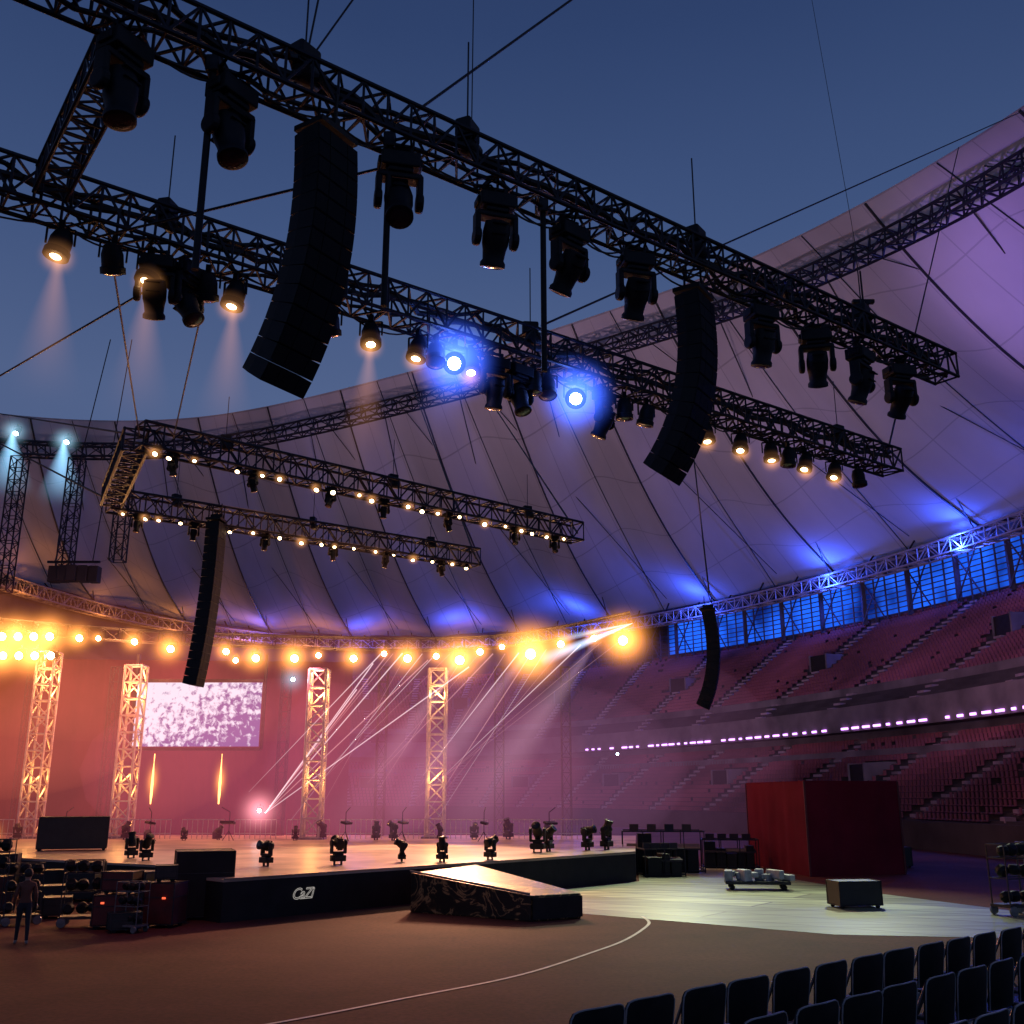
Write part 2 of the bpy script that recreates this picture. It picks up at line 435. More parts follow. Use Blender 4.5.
def mem(th, r):
    """r: 0 inner edge .. 1 outer edge"""
    a = I(th); b = P(th + 9, -1, 33.0)
    p = a.lerp(b, r)
    fr = (th / PAN) % 1.0
    fold = .5 * math.cos(2 * math.pi * fr) * .55 + (abs(2 * fr - 1) - .5) * .45
    p.z += -3.2 * math.sin(math.pi * r) * (1 - .3 * r) + fold * 3.0 * math.sin(math.pi * min(1, r * .93)) ** .8
    return p
NR = 22; mb = MB(); t0, t1 = -144, 144; nth = int((t1 - t0))
me = bpy.data.meshes.new("roof_membrane")
vs = [tuple(mem(t0 + i, k / NR)) for i in range(nth + 1) for k in range(NR + 1)]
fs = [(i * (NR + 1) + k, i * (NR + 1) + k + 1, (i + 1) * (NR + 1) + k + 1, (i + 1) * (NR + 1) + k) for i in range(nth) for k in range(NR)]
me.from_pydata(vs, [], fs); me.update()
uv = me.uv_layers.new(name="UVMap")
for p in me.polygons:
    for li, vi in zip(p.loop_indices, p.vertices):
        i, k = divmod(vi, NR + 1); uv.data[li].uv = (i / PAN, k / NR)
me.polygons.foreach_set("use_smooth", [True] * len(me.polygons))
me.set_sharp_from_angle(angle=R(20))
def memmat():
    m = bpy.data.materials.new("white_roof_fabric"); m.use_nodes = True
    nt = m.node_tree; nt.nodes.clear(); o = nt.nodes.new("ShaderNodeOutputMaterial")
    d = nt.nodes.new("ShaderNodeBsdfDiffuse"); t = nt.nodes.new("ShaderNodeBsdfTranslucent"); mx = nt.nodes.new("ShaderNodeMixShader"); mx.inputs[0].default_value = .3
    u = nt.nodes.new("ShaderNodeUVMap"); sp = nt.nodes.new("ShaderNodeSeparateXYZ"); nt.links.new(u.outputs[0], sp.inputs[0])
    def M(op, a, b=None):
        n = nt.nodes.new("ShaderNodeMath"); n.operation = op
        for i, x in enumerate((a, b)):
            if x is None: continue
            if isinstance(x, (int, float)): n.inputs[i].default_value = x
            else: nt.links.new(x, n.inputs[i])
        return n.outputs[0]
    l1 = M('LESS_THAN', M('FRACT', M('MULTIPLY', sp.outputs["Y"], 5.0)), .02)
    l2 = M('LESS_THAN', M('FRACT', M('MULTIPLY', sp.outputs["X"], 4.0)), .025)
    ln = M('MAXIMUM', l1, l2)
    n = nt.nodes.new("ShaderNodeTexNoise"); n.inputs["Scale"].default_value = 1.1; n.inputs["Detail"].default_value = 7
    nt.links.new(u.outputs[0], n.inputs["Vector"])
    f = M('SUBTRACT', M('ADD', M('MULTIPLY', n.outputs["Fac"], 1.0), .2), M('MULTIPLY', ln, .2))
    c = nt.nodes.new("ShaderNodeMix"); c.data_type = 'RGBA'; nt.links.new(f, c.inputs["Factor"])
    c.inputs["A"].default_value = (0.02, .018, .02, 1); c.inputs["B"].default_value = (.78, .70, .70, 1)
    nt.links.new(c.outputs["Result"], d.inputs[0]); nt.links.new(c.outputs["Result"], t.inputs[0])
    nt.links.new(d.outputs[0], mx.inputs[1]); nt.links.new(t.outputs[0], mx.inputs[2]); nt.links.new(mx.outputs[0], o.inputs["Surface"])
    return m
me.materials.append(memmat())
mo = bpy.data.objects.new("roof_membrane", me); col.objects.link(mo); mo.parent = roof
for j in range(-9, 10):
    th = j * PAN
    for off in (0, PAN / 2):
        if abs(th + off) > 130 or th + off < -80: continue
        mb = MB(); pts = [mem(th + off, k / NR) + V((0, 0, -.2)) for k in range(NR + 1)]
        for a, b in zip(pts, pts[1:]): mb.bar(a, b, .12 if off else .06, 4, caps=False)
        mb.obj("roof_cable", CABLE, roof)
    if -70 < th < 118:
        a = mem(th, .05) + V((0, 0, -1.5)); b = mem(th - PAN * .5, .93) + V((0, 0, -1.2))
        MB().bar(a, b, .08, 4).obj("tie_cable", CABLE, roof)
        a = mem(th + 3, .03) + V((0, 0, -1.5)); b = mem(th + 3 + PAN * .9, .9) + V((0, 0, -1.4))
        MB().bar(a, b, .06, 4).obj("tie_cable", CABLE, roof)
mb = MB(); prev = None
th = -100.0
while th < 138:
    a = I(th); b = P(th + 9, -1, 33); p = a + (b - a).normalized() * 1.5 + V((0, 0, -3.2))
    if prev is not None: mb.truss(prev, p, 1.6, .15, 1.9)
    prev = p; th += 3
mb.obj("inner_ring_truss", TRUSS, roof)
mb = MB(); prev = None; th = T0
while th <= T1 - 2:
    p = P(th, 2.2, 31.2)
    if prev is not None: mb.truss(prev, p, 1.7, .14, 1.9)
    prev = p; th += 2.0
mb.obj("outer_ring_truss", mat("ring_steel", (.30, .25, .23), .5, .2), roof)
mb = MB()
for th in range(-88, 120, 4):
    mb.bar(P(th, 2.2, 31.2), mem(th - 9, .97), .12, 4)
mb.obj("roof_strut", TRUSS, roof)
# dim service scaffold hanging at the far side of the roof
for x, y, z0, z1 in ((-50.5, 100, 23, 37), (-45.5, 102, 25, 37.5), (-41.0, 104, 27, 38)):
    MB().truss((x, y, z0), (x, y, z1), 1.3, .09, 1.3, up=(0, 1, 0)).obj("service_scaffold", TRUSS, label="dim vertical scaffold hanging below the roof", category="scaffold", group="scaffolds below the roof")

# ribbon lights on balcony
mb0 = MB(); mb0.box((0, 0, 0), (.9, .12, .2)); rl = mb0.obj("ribbon_light", PURL); rme = rl.data; bpy.data.objects.remove(rl)
th = 50.0
while th < 110:
    if random.random() > .1:
        p = P(th, 22.45, 9.9); q = P(th + .5, 22.45, 9.9)
        o = bpy.data.objects.new("ribbon_light", rme); col.objects.link(o); o.location = p
        o.rotation_euler = (0, 0, math.atan2(q.y - p.y, q.x - p.x)); o.scale = (random.choice((.5, .8, 1.2)), 1, 1)
        o["label"] = "small violet strip light on balcony edge"; o["category"] = "strip light"; o["group"] = "violet lights along balcony"
    th += 1.2 if th > 70 else 1.1

# ------------------------------------------------------------------ stage
stage = thing("concert_stage", label="large concert stage with black fascia and lit floor", category="stage")
poly = [(-40, 52), (-24, 45.5), (-12.2, 38.2), (-10.4, 33.9), (-8.5, 32), (5.4, 47.2), (7.6, 66), (-42, 68)]
MB().prism(poly, 0, 1.12).obj("fascia", STAGEF, stage)
MB().prism(poly, 1.122, 1.2).obj("deck", mat("stage_floor_panels", (.46, .34, .26), .32, 0, .5, .5), stage)
cu = bpy.data.curves.new("txt", 'FONT'); cu.body = "CaZi"; cu.size = .46; cu.fill_mode = 'NONE'; cu.bevel_depth = .008; cu.bevel_resolution = 0; cu.resolution_u = 4; cu.align_x = 'CENTER'; cu.shear = .3; cu.space_character = .85
to = bpy.data.objects.new("txt", cu); col.objects.link(to)
dg = bpy.context.evaluated_depsgraph_get(); tm = bpy.data.meshes.new_from_object(to.evaluated_get(dg)); bpy.data.objects.remove(to)
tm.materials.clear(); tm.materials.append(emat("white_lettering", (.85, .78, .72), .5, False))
lt = bpy.data.objects.new("lettering", tm); col.objects.link(lt); lt.parent = stage
dF = V((13.9, 15.2, 0)).normalized(); nF = V((dF.y, -dF.x, 0))
lp = V((-8.5, 32, 0)) + dF * 2.85 + nF * .03 + V((0, 0, .48))
lt.matrix_local = Matrix.Translation(lp) @ Matrix((dF, V((0, 0, 1)), nF)).transposed().to_4x4()
MB().bar(V((-8.5, 32, 1.21)) + nF * .02, V((5.4, 47.2, 1.21)) + nF * .02, .018, 4).obj("deck_edge_trim", METAL, stage)

rampo = thing("stage_ramp", label="low bronze streaked ramp in front of stage edge", category="ramp")
MB().prism([(-3.25, 34.9), (.53, 32.3), (2.1, 33.2), (-1.3, 38.9)], 0, [1.19, .72, .72, 1.19]).obj("ramp_deck", RAMPM, rampo, bevel=.03)
MB().bar((-3.27, 34.86, 1.24), (.53, 32.24, .77), .035, 6).obj("edge_trim", METAL, rampo)
MB().prism([(.60, 32.30), (2.13, 33.18), (2.14, 33.14), (.62, 32.26)], .06, .66).obj("end_panel", STAGEF, rampo)

def tower(x, y, z1):
    t = thing("truss_tower", (x, y, 1.2), label="vertical aluminium truss tower standing on stage", category="truss tower", group="truss towers behind the stage")
    MB().truss((0, 0, .1), (0, 0, z1 - 1.2), 1.0, .085, 1.0, up=(0, 1, 0), br=.055).obj("truss", TRUSSL, t)
    MB().box((0, 0, .05), (1.5, 1.5, .1)).obj("base_plate", METAL, t)
    light('SPOT', (x + .3, y - 2.5, 1.7), (1, .5, .15), 700, .15, (x, y, 8), 70, .8)
    light('POINT', (x, y - .1, z1 - 1.5), (1, .46, .12), 320, .2)
    light('POINT', (x, y + .1, 4.5), (1, .42, .1), 180, .2)
    return t
tower(-4.44, 62, 10.9); tower(-11.3, 60.5, 10.7); tower(-22.6, 62, 11.1); tower(-27.9, 62, 11.9)

def scrmat():
    m = bpy.data.materials.new("video_picture"); m.use_nodes = True
    nt = m.node_tree; nt.nodes.clear(); o = nt.nodes.new("ShaderNodeOutputMaterial"); e = nt.nodes.new("ShaderNodeEmission")
    tc = nt.nodes.new("ShaderNodeTexCoord"); n = nt.nodes.new("ShaderNodeTexNoise"); n.inputs["Scale"].default_value = 2.6; n.inputs["Detail"].default_value = 12; n.inputs["Distortion"].default_value = .3; n.inputs["Roughness"].default_value = .6
    sx = nt.nodes.new("ShaderNodeSeparateXYZ"); nt.links.new(tc.outputs["Object"], sx.inputs[0]); nt.links.new(tc.outputs["Object"], n.inputs["Vector"])
    a = nt.nodes.new("ShaderNodeMath"); a.operation = 'MULTIPLY_ADD'; nt.links.new(sx.outputs["X"], a.inputs[0]); a.inputs[1].default_value = -.025
    b = nt.nodes.new("ShaderNodeMath"); b.operation = 'MULTIPLY_ADD'; nt.links.new(sx.outputs["Z"], b.inputs[0]); b.inputs[1].default_value = .04; b.inputs[2].default_value = -.11
    nt.links.new(b.outputs[0], a.inputs[2])
    c = nt.nodes.new("ShaderNodeMath"); nt.links.new(n.outputs["Fac"], c.inputs[0]); nt.links.new(a.outputs[0], c.inputs[1])
    r = nt.nodes.new("ShaderNodeValToRGB"); r.color_ramp.elements[0].position = .38; r.color_ramp.elements[1].position = .52
    r.color_ramp.elements[0].color = (.22, .12, .34, 1); r.color_ramp.elements[1].color = (.95, .86, 1, 1)
    nt.links.new(c.outputs[0], r.inputs["Fac"]); nt.links.new(r.outputs["Color"], e.inputs["Color"]); e.inputs["Strength"].default_value = .9
    nt.links.new(e.outputs[0], o.inputs["Surface"]); return m
scr = thing("video_screen", (-19.3, 64, 6.45), label="bright video screen hanging behind the stage", category="video screen")
MB().box((0, 0, 1.93), (7.7, .06, 3.86)).obj("display", scrmat(), scr)
mb = MB()
for a, b in (((-4, .12, -.15), (4, .12, -.15)), ((-4, .12, 4.0), (4, .12, 4.0)), ((-4, .12, -.15), (-4, .12, 4)), ((4, .12, -.15), (4, .12, 4)), ((-4, .12, 4), (-4, .12, 5.6)), ((4, .12, 4), (4, .12, 5.6))): mb.bar(a, b, .12)
mb.obj("frame", TRUSS, scr)

def drape(mb, pts, z0, z1, amp=.35, wl=1.1):
    vs = []; n = 0
    for (x0, y0), (x1, y1) in zip(pts, pts[1:]):
        L = math.hypot(x1 - x0, y1 - y0); m = int(L / .18)
        nx, ny = -(y1 - y0) / L, (x1 - x0) / L
        for i in range(m):
            t = i / m; s = t * L; o = amp * (math.sin(s * 2 * math.pi / wl) + .4 * math.sin(s * 3.7 + 1))
            vs += [(x0 + (x1 - x0) * t + nx * o, y0 + (y1 - y0) * t + ny * o, z0), (x0 + (x1 - x0) * t + nx * o * .8, y0 + (y1 - y0) * t + ny * o * .8, z1)]; n += 1
    mb.add(vs, [(2 * i, 2 * i + 2, 2 * i + 3, 2 * i + 1) for i in range(n - 1)]); return mb
DR = mat("dark_plum_drape", (.055, .014, .026), .95, 0, .16, .9, 0, .1)
drape(MB(), [(-48, 60), (-36, 67), (-10.5, 69)], 0.9, 12.2, .12, 1.4).obj("stage_backdrop_drape", DR, smooth=True, label="tall dark plum drape behind the stage", category="stage curtain")  # cloth wall added in place of the red haze behind the stage
# dark scaffold posts in front of the drape
for x in (-34, -30.6, -25.3, -14.4, -8.2, -.8, 3.4):
    MB().truss((x, 66, 1.2), (x, 66, 11.5), .55, .05, .9, up=(0, 1, 0)).obj("backstage_scaffold", TRUSS, label="dark backstage scaffold post seen through haze", category="scaffold", group="backstage scaffold posts")

# ------------------------------------------------------------------ hanging trusses
UPZ = 15.6
dA = V((.797, .604, 0)); A0 = V((-6.06, 13.56, UPZ)); def_A = lambda t, z=UPZ: V((A0.x + dA.x * t, A0.y + dA.y * t, z))
dB = V((.8023, .5969, 0)); B0 = V((-10.4, 18.2, UPZ)); def_B = lambda t, z=UPZ: V((B0.x + dB.x * t, B0.y + dB.y * t, z))
C0 = V((-12.9, 33.5, UPZ)); C1 = V((3.1, 47.2, UPZ)); D0 = V((-17, 41.6, UPZ)); D1 = V((-1.9, 52.6, UPZ))
def hang_truss(p, q, size, r, bay, lab):
    return MB().truss(p, q, size, r, bay, br=r * .6).obj("lighting_truss", TRUSS, label=lab, category="lighting truss", group="hanging lighting trusses")
hang_truss(def_A(-9), def_A(23.5), .72, .05, .5, "black box truss loaded with moving lights")
hang_truss(def_B(-5), def_B(30.7), .85, .055, .58, "black box truss loaded with lamps and beams")
hang_truss(def_B(.9) + V((.3, -.4, 0)), def_A(.1) - V((.3, -.4, 0)), .6, .045, .5, "short black truss linking two long trusses")
hang_truss(C0, C1, .85, .06, .7, "black truss with row of small warm lamps")
hang_truss(D0, D1, .85, .06, .7, "black truss with row of small warm lamps")
hang_truss(C0 + V((-.3, .5, 0)), D0 + V((.3, -.5, 0)), .8, .06, .7, "short black truss linking two long trusses")

for f0, a, b, nn in ((def_A, -8, 23.2, 3), (def_B, -4, 30.4, 3)):
    for kk in range(nn):
        mb = MB(); t = a; pv = None
        while t < b:
            p = f0(t, UPZ + (-.3, .1, .32)[kk] + .08 * math.sin(t * 2.1 + kk) + random.uniform(-.05, .05)) + V((random.uniform(-.12, .12), random.uniform(-.12, .12), 0))
            if pv: mb.bar(pv, p, (.05, .08, .06)[kk], 6)
            pv = p; t += .4
        mb.obj("cable_bundle", CABLE, label="thick black power cable bundle along the truss", category="cable", group="cables along trusses")
for f0, ts, zz in ((def_A, (0, 1.75, 3.4, 5.0, 7.2, 9.1, 11.0, 13.4, 15.2, 17.3, 19.2, 21.0, 22.8), .38), (def_B, (-2, 1.3, 3.3, 5.1, 7.5, 9.9, 12.4, 14.2, 16.3, 18, 20.6, 22.2, 23.7, 25.5, 27.1, 28.5), .44)):
    for a, b in zip(ts, ts[1:]):
        for sg in (.12, -.1):
            sag = random.uniform(.12, .5); mb = MB(); pv = None
            for k in range(11):
                u = k / 10; p = f0(a + (b - a) * u + random.uniform(-.02, .02), UPZ - zz - sag * 4 * u * (1 - u)) + V((sg, sg, 0))
                if pv: mb.bar(pv, p, .022, 5, caps=False)
                pv = p
            mb.obj("cable_loop", CABLE, label="thin black cable drooping between truss fixtures", category="cable", group="drooping cables under trusses")

def cable(p, q, r=.02, lab="thin steel suspension cable holding the rig"):
    MB().bar(p, q, r, 5).obj("suspension_cable", CABLE, label=lab, category="cable", group="thin rigging cables")
cable(def_A(3.0, 16), (-1.5, 15, 33)); cable(def_A(3.0, 16), (4, 22, 38)); cable(def_A(6.6, 16), (-.75, 17.5, 40), .012)
cable(def_B(14, 16.4), (36, 62, 50), .035)
cable(def_B(4, 15), (-60, 75, 22), .03); cable(C0, def_B(2.2, 15.2), .025); cable(C0 + V((1, .5, 0)), def_B(4.5, 15.2), .025)
cable(C0, I(-60), .04); cable(D0, I(-70), .05); cable(C1, I(30), .05); cable(D1, I(20), .05)
cable((10.8, 55.3, 14.3), I(66), .05)
cable(def_B(30.5, 16), I(100), .04)
cable(def_A(5.2, 15), def_B(2.0, 15), .03); cable(def_A(5.2, 16), (22, 40, 56), .03)

for t, zb in ((1.4, 11.5), (4.77, 11.9), (8.4, 11.6)):
    p = def_A(t, 15.2)
    o = thing("dropper_pipe", (p.x, p.y, 15.2), label="black vertical pipe hanging below the truss", category="rigging pipe", group="vertical pipes under truss")
    MB().bar((0, 0, 0), (0, 0, zb - 15.2), .06, 10).obj("pipe", BLACK, o, smooth=True)
    MB().box((0, 0, .05), (.22, .22, .3)).obj("clamp", DMETAL, o, bevel=.02)

# ------------------------------------------------------------------ fixtures
def build_moving_head():
    r = thing("moving_head_light", label="black moving head stage light hanging under truss", category="stage light", group="moving head lights")
    mb = MB(); mb.box((-.2, 0, -.08), (.08, .12, .22)); mb.box((.2, 0, -.08), (.08, .12, .22)); mb.bar((-.25, 0, 0), (.25, 0, 0), .045, 8)
    mb.obj("clamp", DMETAL, r, bevel=.01)
    mb = MB(); mb.box((0, 0, -.34), (.72, .52, .3)); mb.box((0, 0, -.53), (.46, .4, .1)); mb.box((.38, 0, -.34), (.06, .3, .16)); mb.box((-.38, 0, -.34), (.06, .3, .16))
    mb.obj("base", BLACK, r, bevel=.04)
    mb = MB(); mb.box((0, 0, -.62), (.82, .3, .12))
    for sx in (-1, 1):
        mb.box((sx * .38, 0, -.86), (.11, .27, .56)); mb.lathe([(.17, -.07), (.19, 0), (.17, .07)], 16, Matrix.Translation((sx * .38, 0, -1.1)) @ Matrix.Rotation(R(90), 4, 'Y'))
    mb.obj("yoke", BLACK, r, bevel=.03)
    mb = MB(); mb.lathe([(.14, .36), (.24, .33), (.27, .12), (.26, -.1), (.23, -.22), (.21, -.4), (.25, -.46), (.25, -.54), (.2, -.56)], 22)
    for i in range(4): mb.box((0, .2 if i % 2 else -.2, .3 - i * .1), (.3, .18, .03))
    h = mb.obj("head", BLACK, r, smooth=True, loc=(0, 0, -1.1))
    MB().lathe([(.2, -.555), (.12, -.575), (.01, -.58)], 20).obj("lens", GLASS, h, smooth=True)
    return r
def build_par(emi, name="par_lamp", lab="", grp="lamps hanging from trusses", lr=.12):
    r = thing(name, label=lab, category="stage lamp", group=grp)
    mb = MB(); mb.box((0, 0, -.05), (.1, .1, .16)); mb.bar((-.24, 0, -.14), (.24, 0, -.14), .025, 4)
    mb.bar((-.24, 0, -.14), (-.24, 0, -.45), .025, 4); mb.bar((.24, 0, -.14), (.24, 0, -.45), .025, 4)
    mb.obj("yoke", BLACK, r)
    h = MB().lathe([(.08, .3), (.15, .26), (.2, .1), (.2, -.12), (.23, -.14), (.23, -.26), (.2, -.26)], 20).obj("can", BLACK, r, smooth=True, loc=(0, 0, -.45))
    MB().lathe([(lr, -.262), (lr * .6, -.29), (.01, -.3)], 18).obj("lens", emi, h, smooth=True)
    return r
MH = build_moving_head()
PW = build_par(WARM, lab="black can lamp shining warm light under truss", lr=.1)
POFF = build_par(GLASS, lab="unlit black can lamp under truss", lr=.19)
PB = build_par(BLUEL, lab="black can lamp shining deep blue light", lr=.13)
PS = build_par(WARMS, "small_lamp", "small warm lamp clipped under dark truss", "small warm lamps on trusses", lr=.15)
PBW = build_par(WARMB, "flood_lamp", "bright warm flood lamp above the stage", "bright warm lamps above stage", lr=.18)
PWH = build_par(WHITEL, "roof_spotlight", "cool white spotlight fixed at roof edge", "cool white roof spotlights", lr=.16)
protos = [MH, PW, POFF, PB, PS, PBW, PWH]

def uvball(name, m, loc, rad, **kw):
    mb = MB(); n, k = 16, 10; prof = [(math.sin(math.pi * (i + .02) / (k + .04)), -math.cos(math.pi * (i + .02) / (k + .04))) for i in range(k + 1)]
    mb.lathe(prof, n); o = mb.obj(name, m, smooth=True, **kw); o.location = loc
    o.scale = rad if isinstance(rad, tuple) else (rad,) * 3
    return o
GLOWW = vmat("warm_haze_glow", (1, .34, .06), 5.5, "ball", 5)
GLOWS = vmat("soft_warm_haze_glow", (1, .42, .14), 5, "ball", 3)
GLOWB = vmat("blue_haze_glow", (.05, .13, 1), 9.0, "ball", 3)
GLOWC = vmat("white_haze_glow", (.4, .75, 1), .9, "ball", 3.5)
GLOWP = vmat("pink_haze_glow", (1, .35, .4), 2.0, "ball", 3.5)
BEAMW = vmat("warm_beam_haze", (1, .42, .2), .42, "cone", 1.6)
BEAMB = vmat("blue_beam_haze", (.12, .2, 1), .5, "cone", 1.6)
BEAMC = vmat("white_beam_haze", (.3, .65, 1), .7, "cone", 1.2)
BEAMV = vmat("stage_beam_haze", (.85, .5, .65), .12, "cone", .8)
BEAMX = vmat("streak_beam_haze", (.55, .7, 1), 4.5, "cone", .6)
LASER = vmat("thin_beam_haze", (1, .78, .82), 9.0, "flat")
LASERP = vmat("pink_beam_haze", (1, .5, .5), 5.5, "flat")
def glow(parent, m, rad, off=(0, 0, -.75)):  # self-glowing sphere imitates bloom and haze halo around a lamp
    o = uvball("haze_glow", m, off, rad); o.parent = parent; return o
def beam(apex, target, wd, m, parent=None, lab="soft light beam glowing in stage haze"):
    a = V(apex); b = V(target); L = (b - a).length
    mb = MB(); mb.lathe([(1, -1), (.04, 0)], 20); o = mb.obj("light_beam", m, label=lab, category="light beam", group="light beams in haze")
    o.location = a; o.rotation_euler = (b - a).to_track_quat('-Z', 'Y').to_euler(); o.scale = (wd, wd, L); return o

yA = math.atan2(dA.y, dA.x)
for t, tl, rz in ((0, -5, 20), (1.75, -12, 25), (5.0, -20, 10), (7.2, 18, -10), (9.1, 25, 30), (11.0, 22, 0), (15.2, 10, 15), (17.3, 20, -15), (19.2, 15, 40), (21.0, 25, 10)):
    m = clone(MH, def_A(t, UPZ - .42), (0, 0, yA + R(rz - 20 + random.uniform(-25, 25))), 1.0)
    m["head"].rotation_euler = (R(tl * 1.4), 0, 0)
for t, tl in ((3.3, 30), (4.0, -30), (12.4, 12), (13.2, -20), (16.3, 25)):
    m = clone(MH, def_B(t, UPZ - .5), (0, 0, yA + R(random.uniform(-40, 40))), .95); m["head"].rotation_euler = (R(tl), 0, 0)
lit = [(1.3, 1), (2.36, 0), (3.16, 1), (3.82, 0), (4.43, 0), (5.08, 1), (7.48, 0), (8.6, 1), (9.97, 1), (11.1, 2), (11.6, 1), (14.2, 0), (13.7, 0), (15.2, 2), (17.1, 0), (18.0, 0), (20.6, 1), (22.2, 1), (23.7, 1), (25.5, 1), (27.1, 1), (28.5, 0), (24.6, 0), (19.6, 0), (6.3, 0), (10.5, 0)]
for t, k in lit:
    pr = (POFF, PW, PB)[k]
    m = clone(pr, def_B(t, UPZ - .5), (0, 0, yA + R(random.uniform(-30, 30))), 1.15)
    tilt = {0: random.uniform(-40, 40), 1: random.uniform(-22, -2), 2: -5}[k]
    m["can"].rotation_euler = (R(tilt), R(random.uniform(-12, 12)), 0)
    if k == 2:
        m["can"].rotation_euler = (R(-62), 0, 0)
        m["root"].rotation_euler = (0, 0, 0); m["root"].scale = (1.3,) * 3
        glow(m["root"], GLOWB, 1.05, (0, -.2, -.5))
    if k == 1:
        m["root"].rotation_euler = (0, 0, R(random.uniform(-25, 25)))
        glow(m["root"], GLOWS, .42, (0, -.08, -.74))
for t in (1.3, 3.16, 5.08, 8.6):
    beam(def_B(t, 14.45), def_B(t, 11.2) + V((-.2, .5, 0)), .9, BEAMW)
for t in (11.1, 15.2):
    beam(def_B(t, 14.9), def_B(t - .5, 11.8) + V((0, -1, 0)), 1.1, BEAMB)
    light('POINT', def_B(t, 14.7) + V((0, -.6, 0)), (.1, .22, 1), 50, .15)
def hoist(p, s=1.0):
    r = thing("chain_hoist", p, R(random.uniform(0, 90)), label="black electric chain hoist on top of truss", category="chain hoist", group="chain hoists")
    MB().box((0, 0, .1), (.5, .34, .4)).obj("motor_body", BLACK, r, bevel=.05)
    MB().lathe([(.16, -.25), (.2, -.2), (.2, .2), (.16, .25)], 14, Matrix.Translation((.1, 0, -.22)) @ Matrix.Rotation(R(90), 4, 'Y')).obj("chain_bag", CABLE, r, smooth=True)
    MB().bar((0, 0, .3), (0, 0, 2.2), .018, 5).obj("chain", DMETAL, r); r.scale = (s,) * 3
for t in (3.0, 6.5, 13.0, 19.5): hoist(def_A(t, UPZ + .5), 1.0)
for t in (3.4, 13.6, 27.5): hoist(def_B(t, UPZ + .5), .9)
for k in (.15, .5, .85): hoist(C0.lerp(C1, k) + V((0, 0, .5)), .8); hoist(D0.lerp(D1, k) + V((0, 0, .5)), .8)

for P0, P1, n in ((C0, C1, 20), (D0, D1, 18)):
    for i in range(n):
        p = P0.lerp(P1, (i + .4 + random.uniform(-.38, .38)) / n)
        sc = random.uniform(.4, .62)
        m = clone(PS, p + V((0, -.3, -.3)), (0, 0, random.uniform(-.3, .3)), sc); m["can"].rotation_euler = (R(random.uniform(-60, -25)), 0, 0)
        if i % 2 == 0 or random.random() < .4: glow(m["root"], GLOWS, random.uniform(.5, .8), (0, -.3, -.55))
        if i % 3 == 0:
            m = clone(MH, p + V((.4, .3, -.3)), (0, 0, random.uniform(-1, 1)), .55); m["head"].rotation_euler = (R(random.uniform(-30, 30)), 0, 0)

# ------------------------------------------------------------------ line arrays
def line_array(loc, face, n, eh, wd, dp, a0, a1, label):
    r = thing("line_array_speaker", loc, face, label=label, category="speaker array", group="hanging speaker arrays")
    mb = MB(); mb.box((0, 0, .14), (dp * 1.15, wd * .9, .1)); mb.bar((-.2, 0, .15), (-.2, 0, .9), .03); mb.bar((.2, 0, .15), (.2, 0, .9), .03); mb.box((0, 0, .3), (dp * .9, .12, .22))
    mb.obj("flying_frame", BLACK, r)
    p = V((0, 0, 0))
    for i in range(n):
        a = R(a0 + (a1 - a0) * (i / (n - 1)) ** 1.4)
        dn = V((-math.sin(a), 0, -math.cos(a))); fw = V((math.cos(a), 0, -math.sin(a)))
        c = p + dn * eh / 2; p = p + dn * (eh + .002)
        mb = MB(); vs = []
        for x, hh, ww in ((-dp / 2, eh * .45, wd * .47), (-dp * .1, eh * .49, wd * .5), (dp / 2, eh * .497, wd * .5)):
            for sy in (-1, 1):
                for sz in (-1, 1): vs.append(c + fw * x + V((0, sy * ww, 0)) + dn * (sz * hh))
        fs = [(0, 1, 3, 2), (8, 10, 11, 9)]
        for k in (0, 4): fs += [(k, k + 4, k + 5, k + 1), (k + 2, k + 3, k + 7, k + 6), (k, k + 2, k + 6, k + 4), (k + 1, k + 5, k + 7, k + 3)]
        mb.add(vs, fs)
        cb = mb.obj("speaker_cabinet", BLACK, r)
        mb = MB(); rot = Matrix((fw, V((0, 1, 0)), -dn)).transposed()
        mb.box(c + fw * (dp / 2 + .008), (.014, wd * .42, eh * .93), rot)
        for sy in (-1, 1): mb.box(c + fw * (dp / 2 + .008) + V((0, sy * wd * .355, 0)), (.014, wd * .26, eh * .93), rot)
        mb.obj("grille", GRILLE, cb)
    return r
line_array((-3.2, 15.3, 14.4), R(-32), 14, .315, 1.0, .56, -4, 34, "tall curved black speaker array hanging from truss")
line_array((4.15, 21.3, 14.5), R(-32), 13, .325, 1.0, .56, -4, 38, "tall curved black speaker array hanging from truss")
line_array((-13.1, 43.9, 15.2), R(-6), 20, .355, .9, .6, 0, 9, "slim long black speaker array hanging over stage")
line_array((10.7, 55.3, 13.2), R(-15), 15, .345, .95, .66, -8, 26, "distant curved black speaker array near the stand")

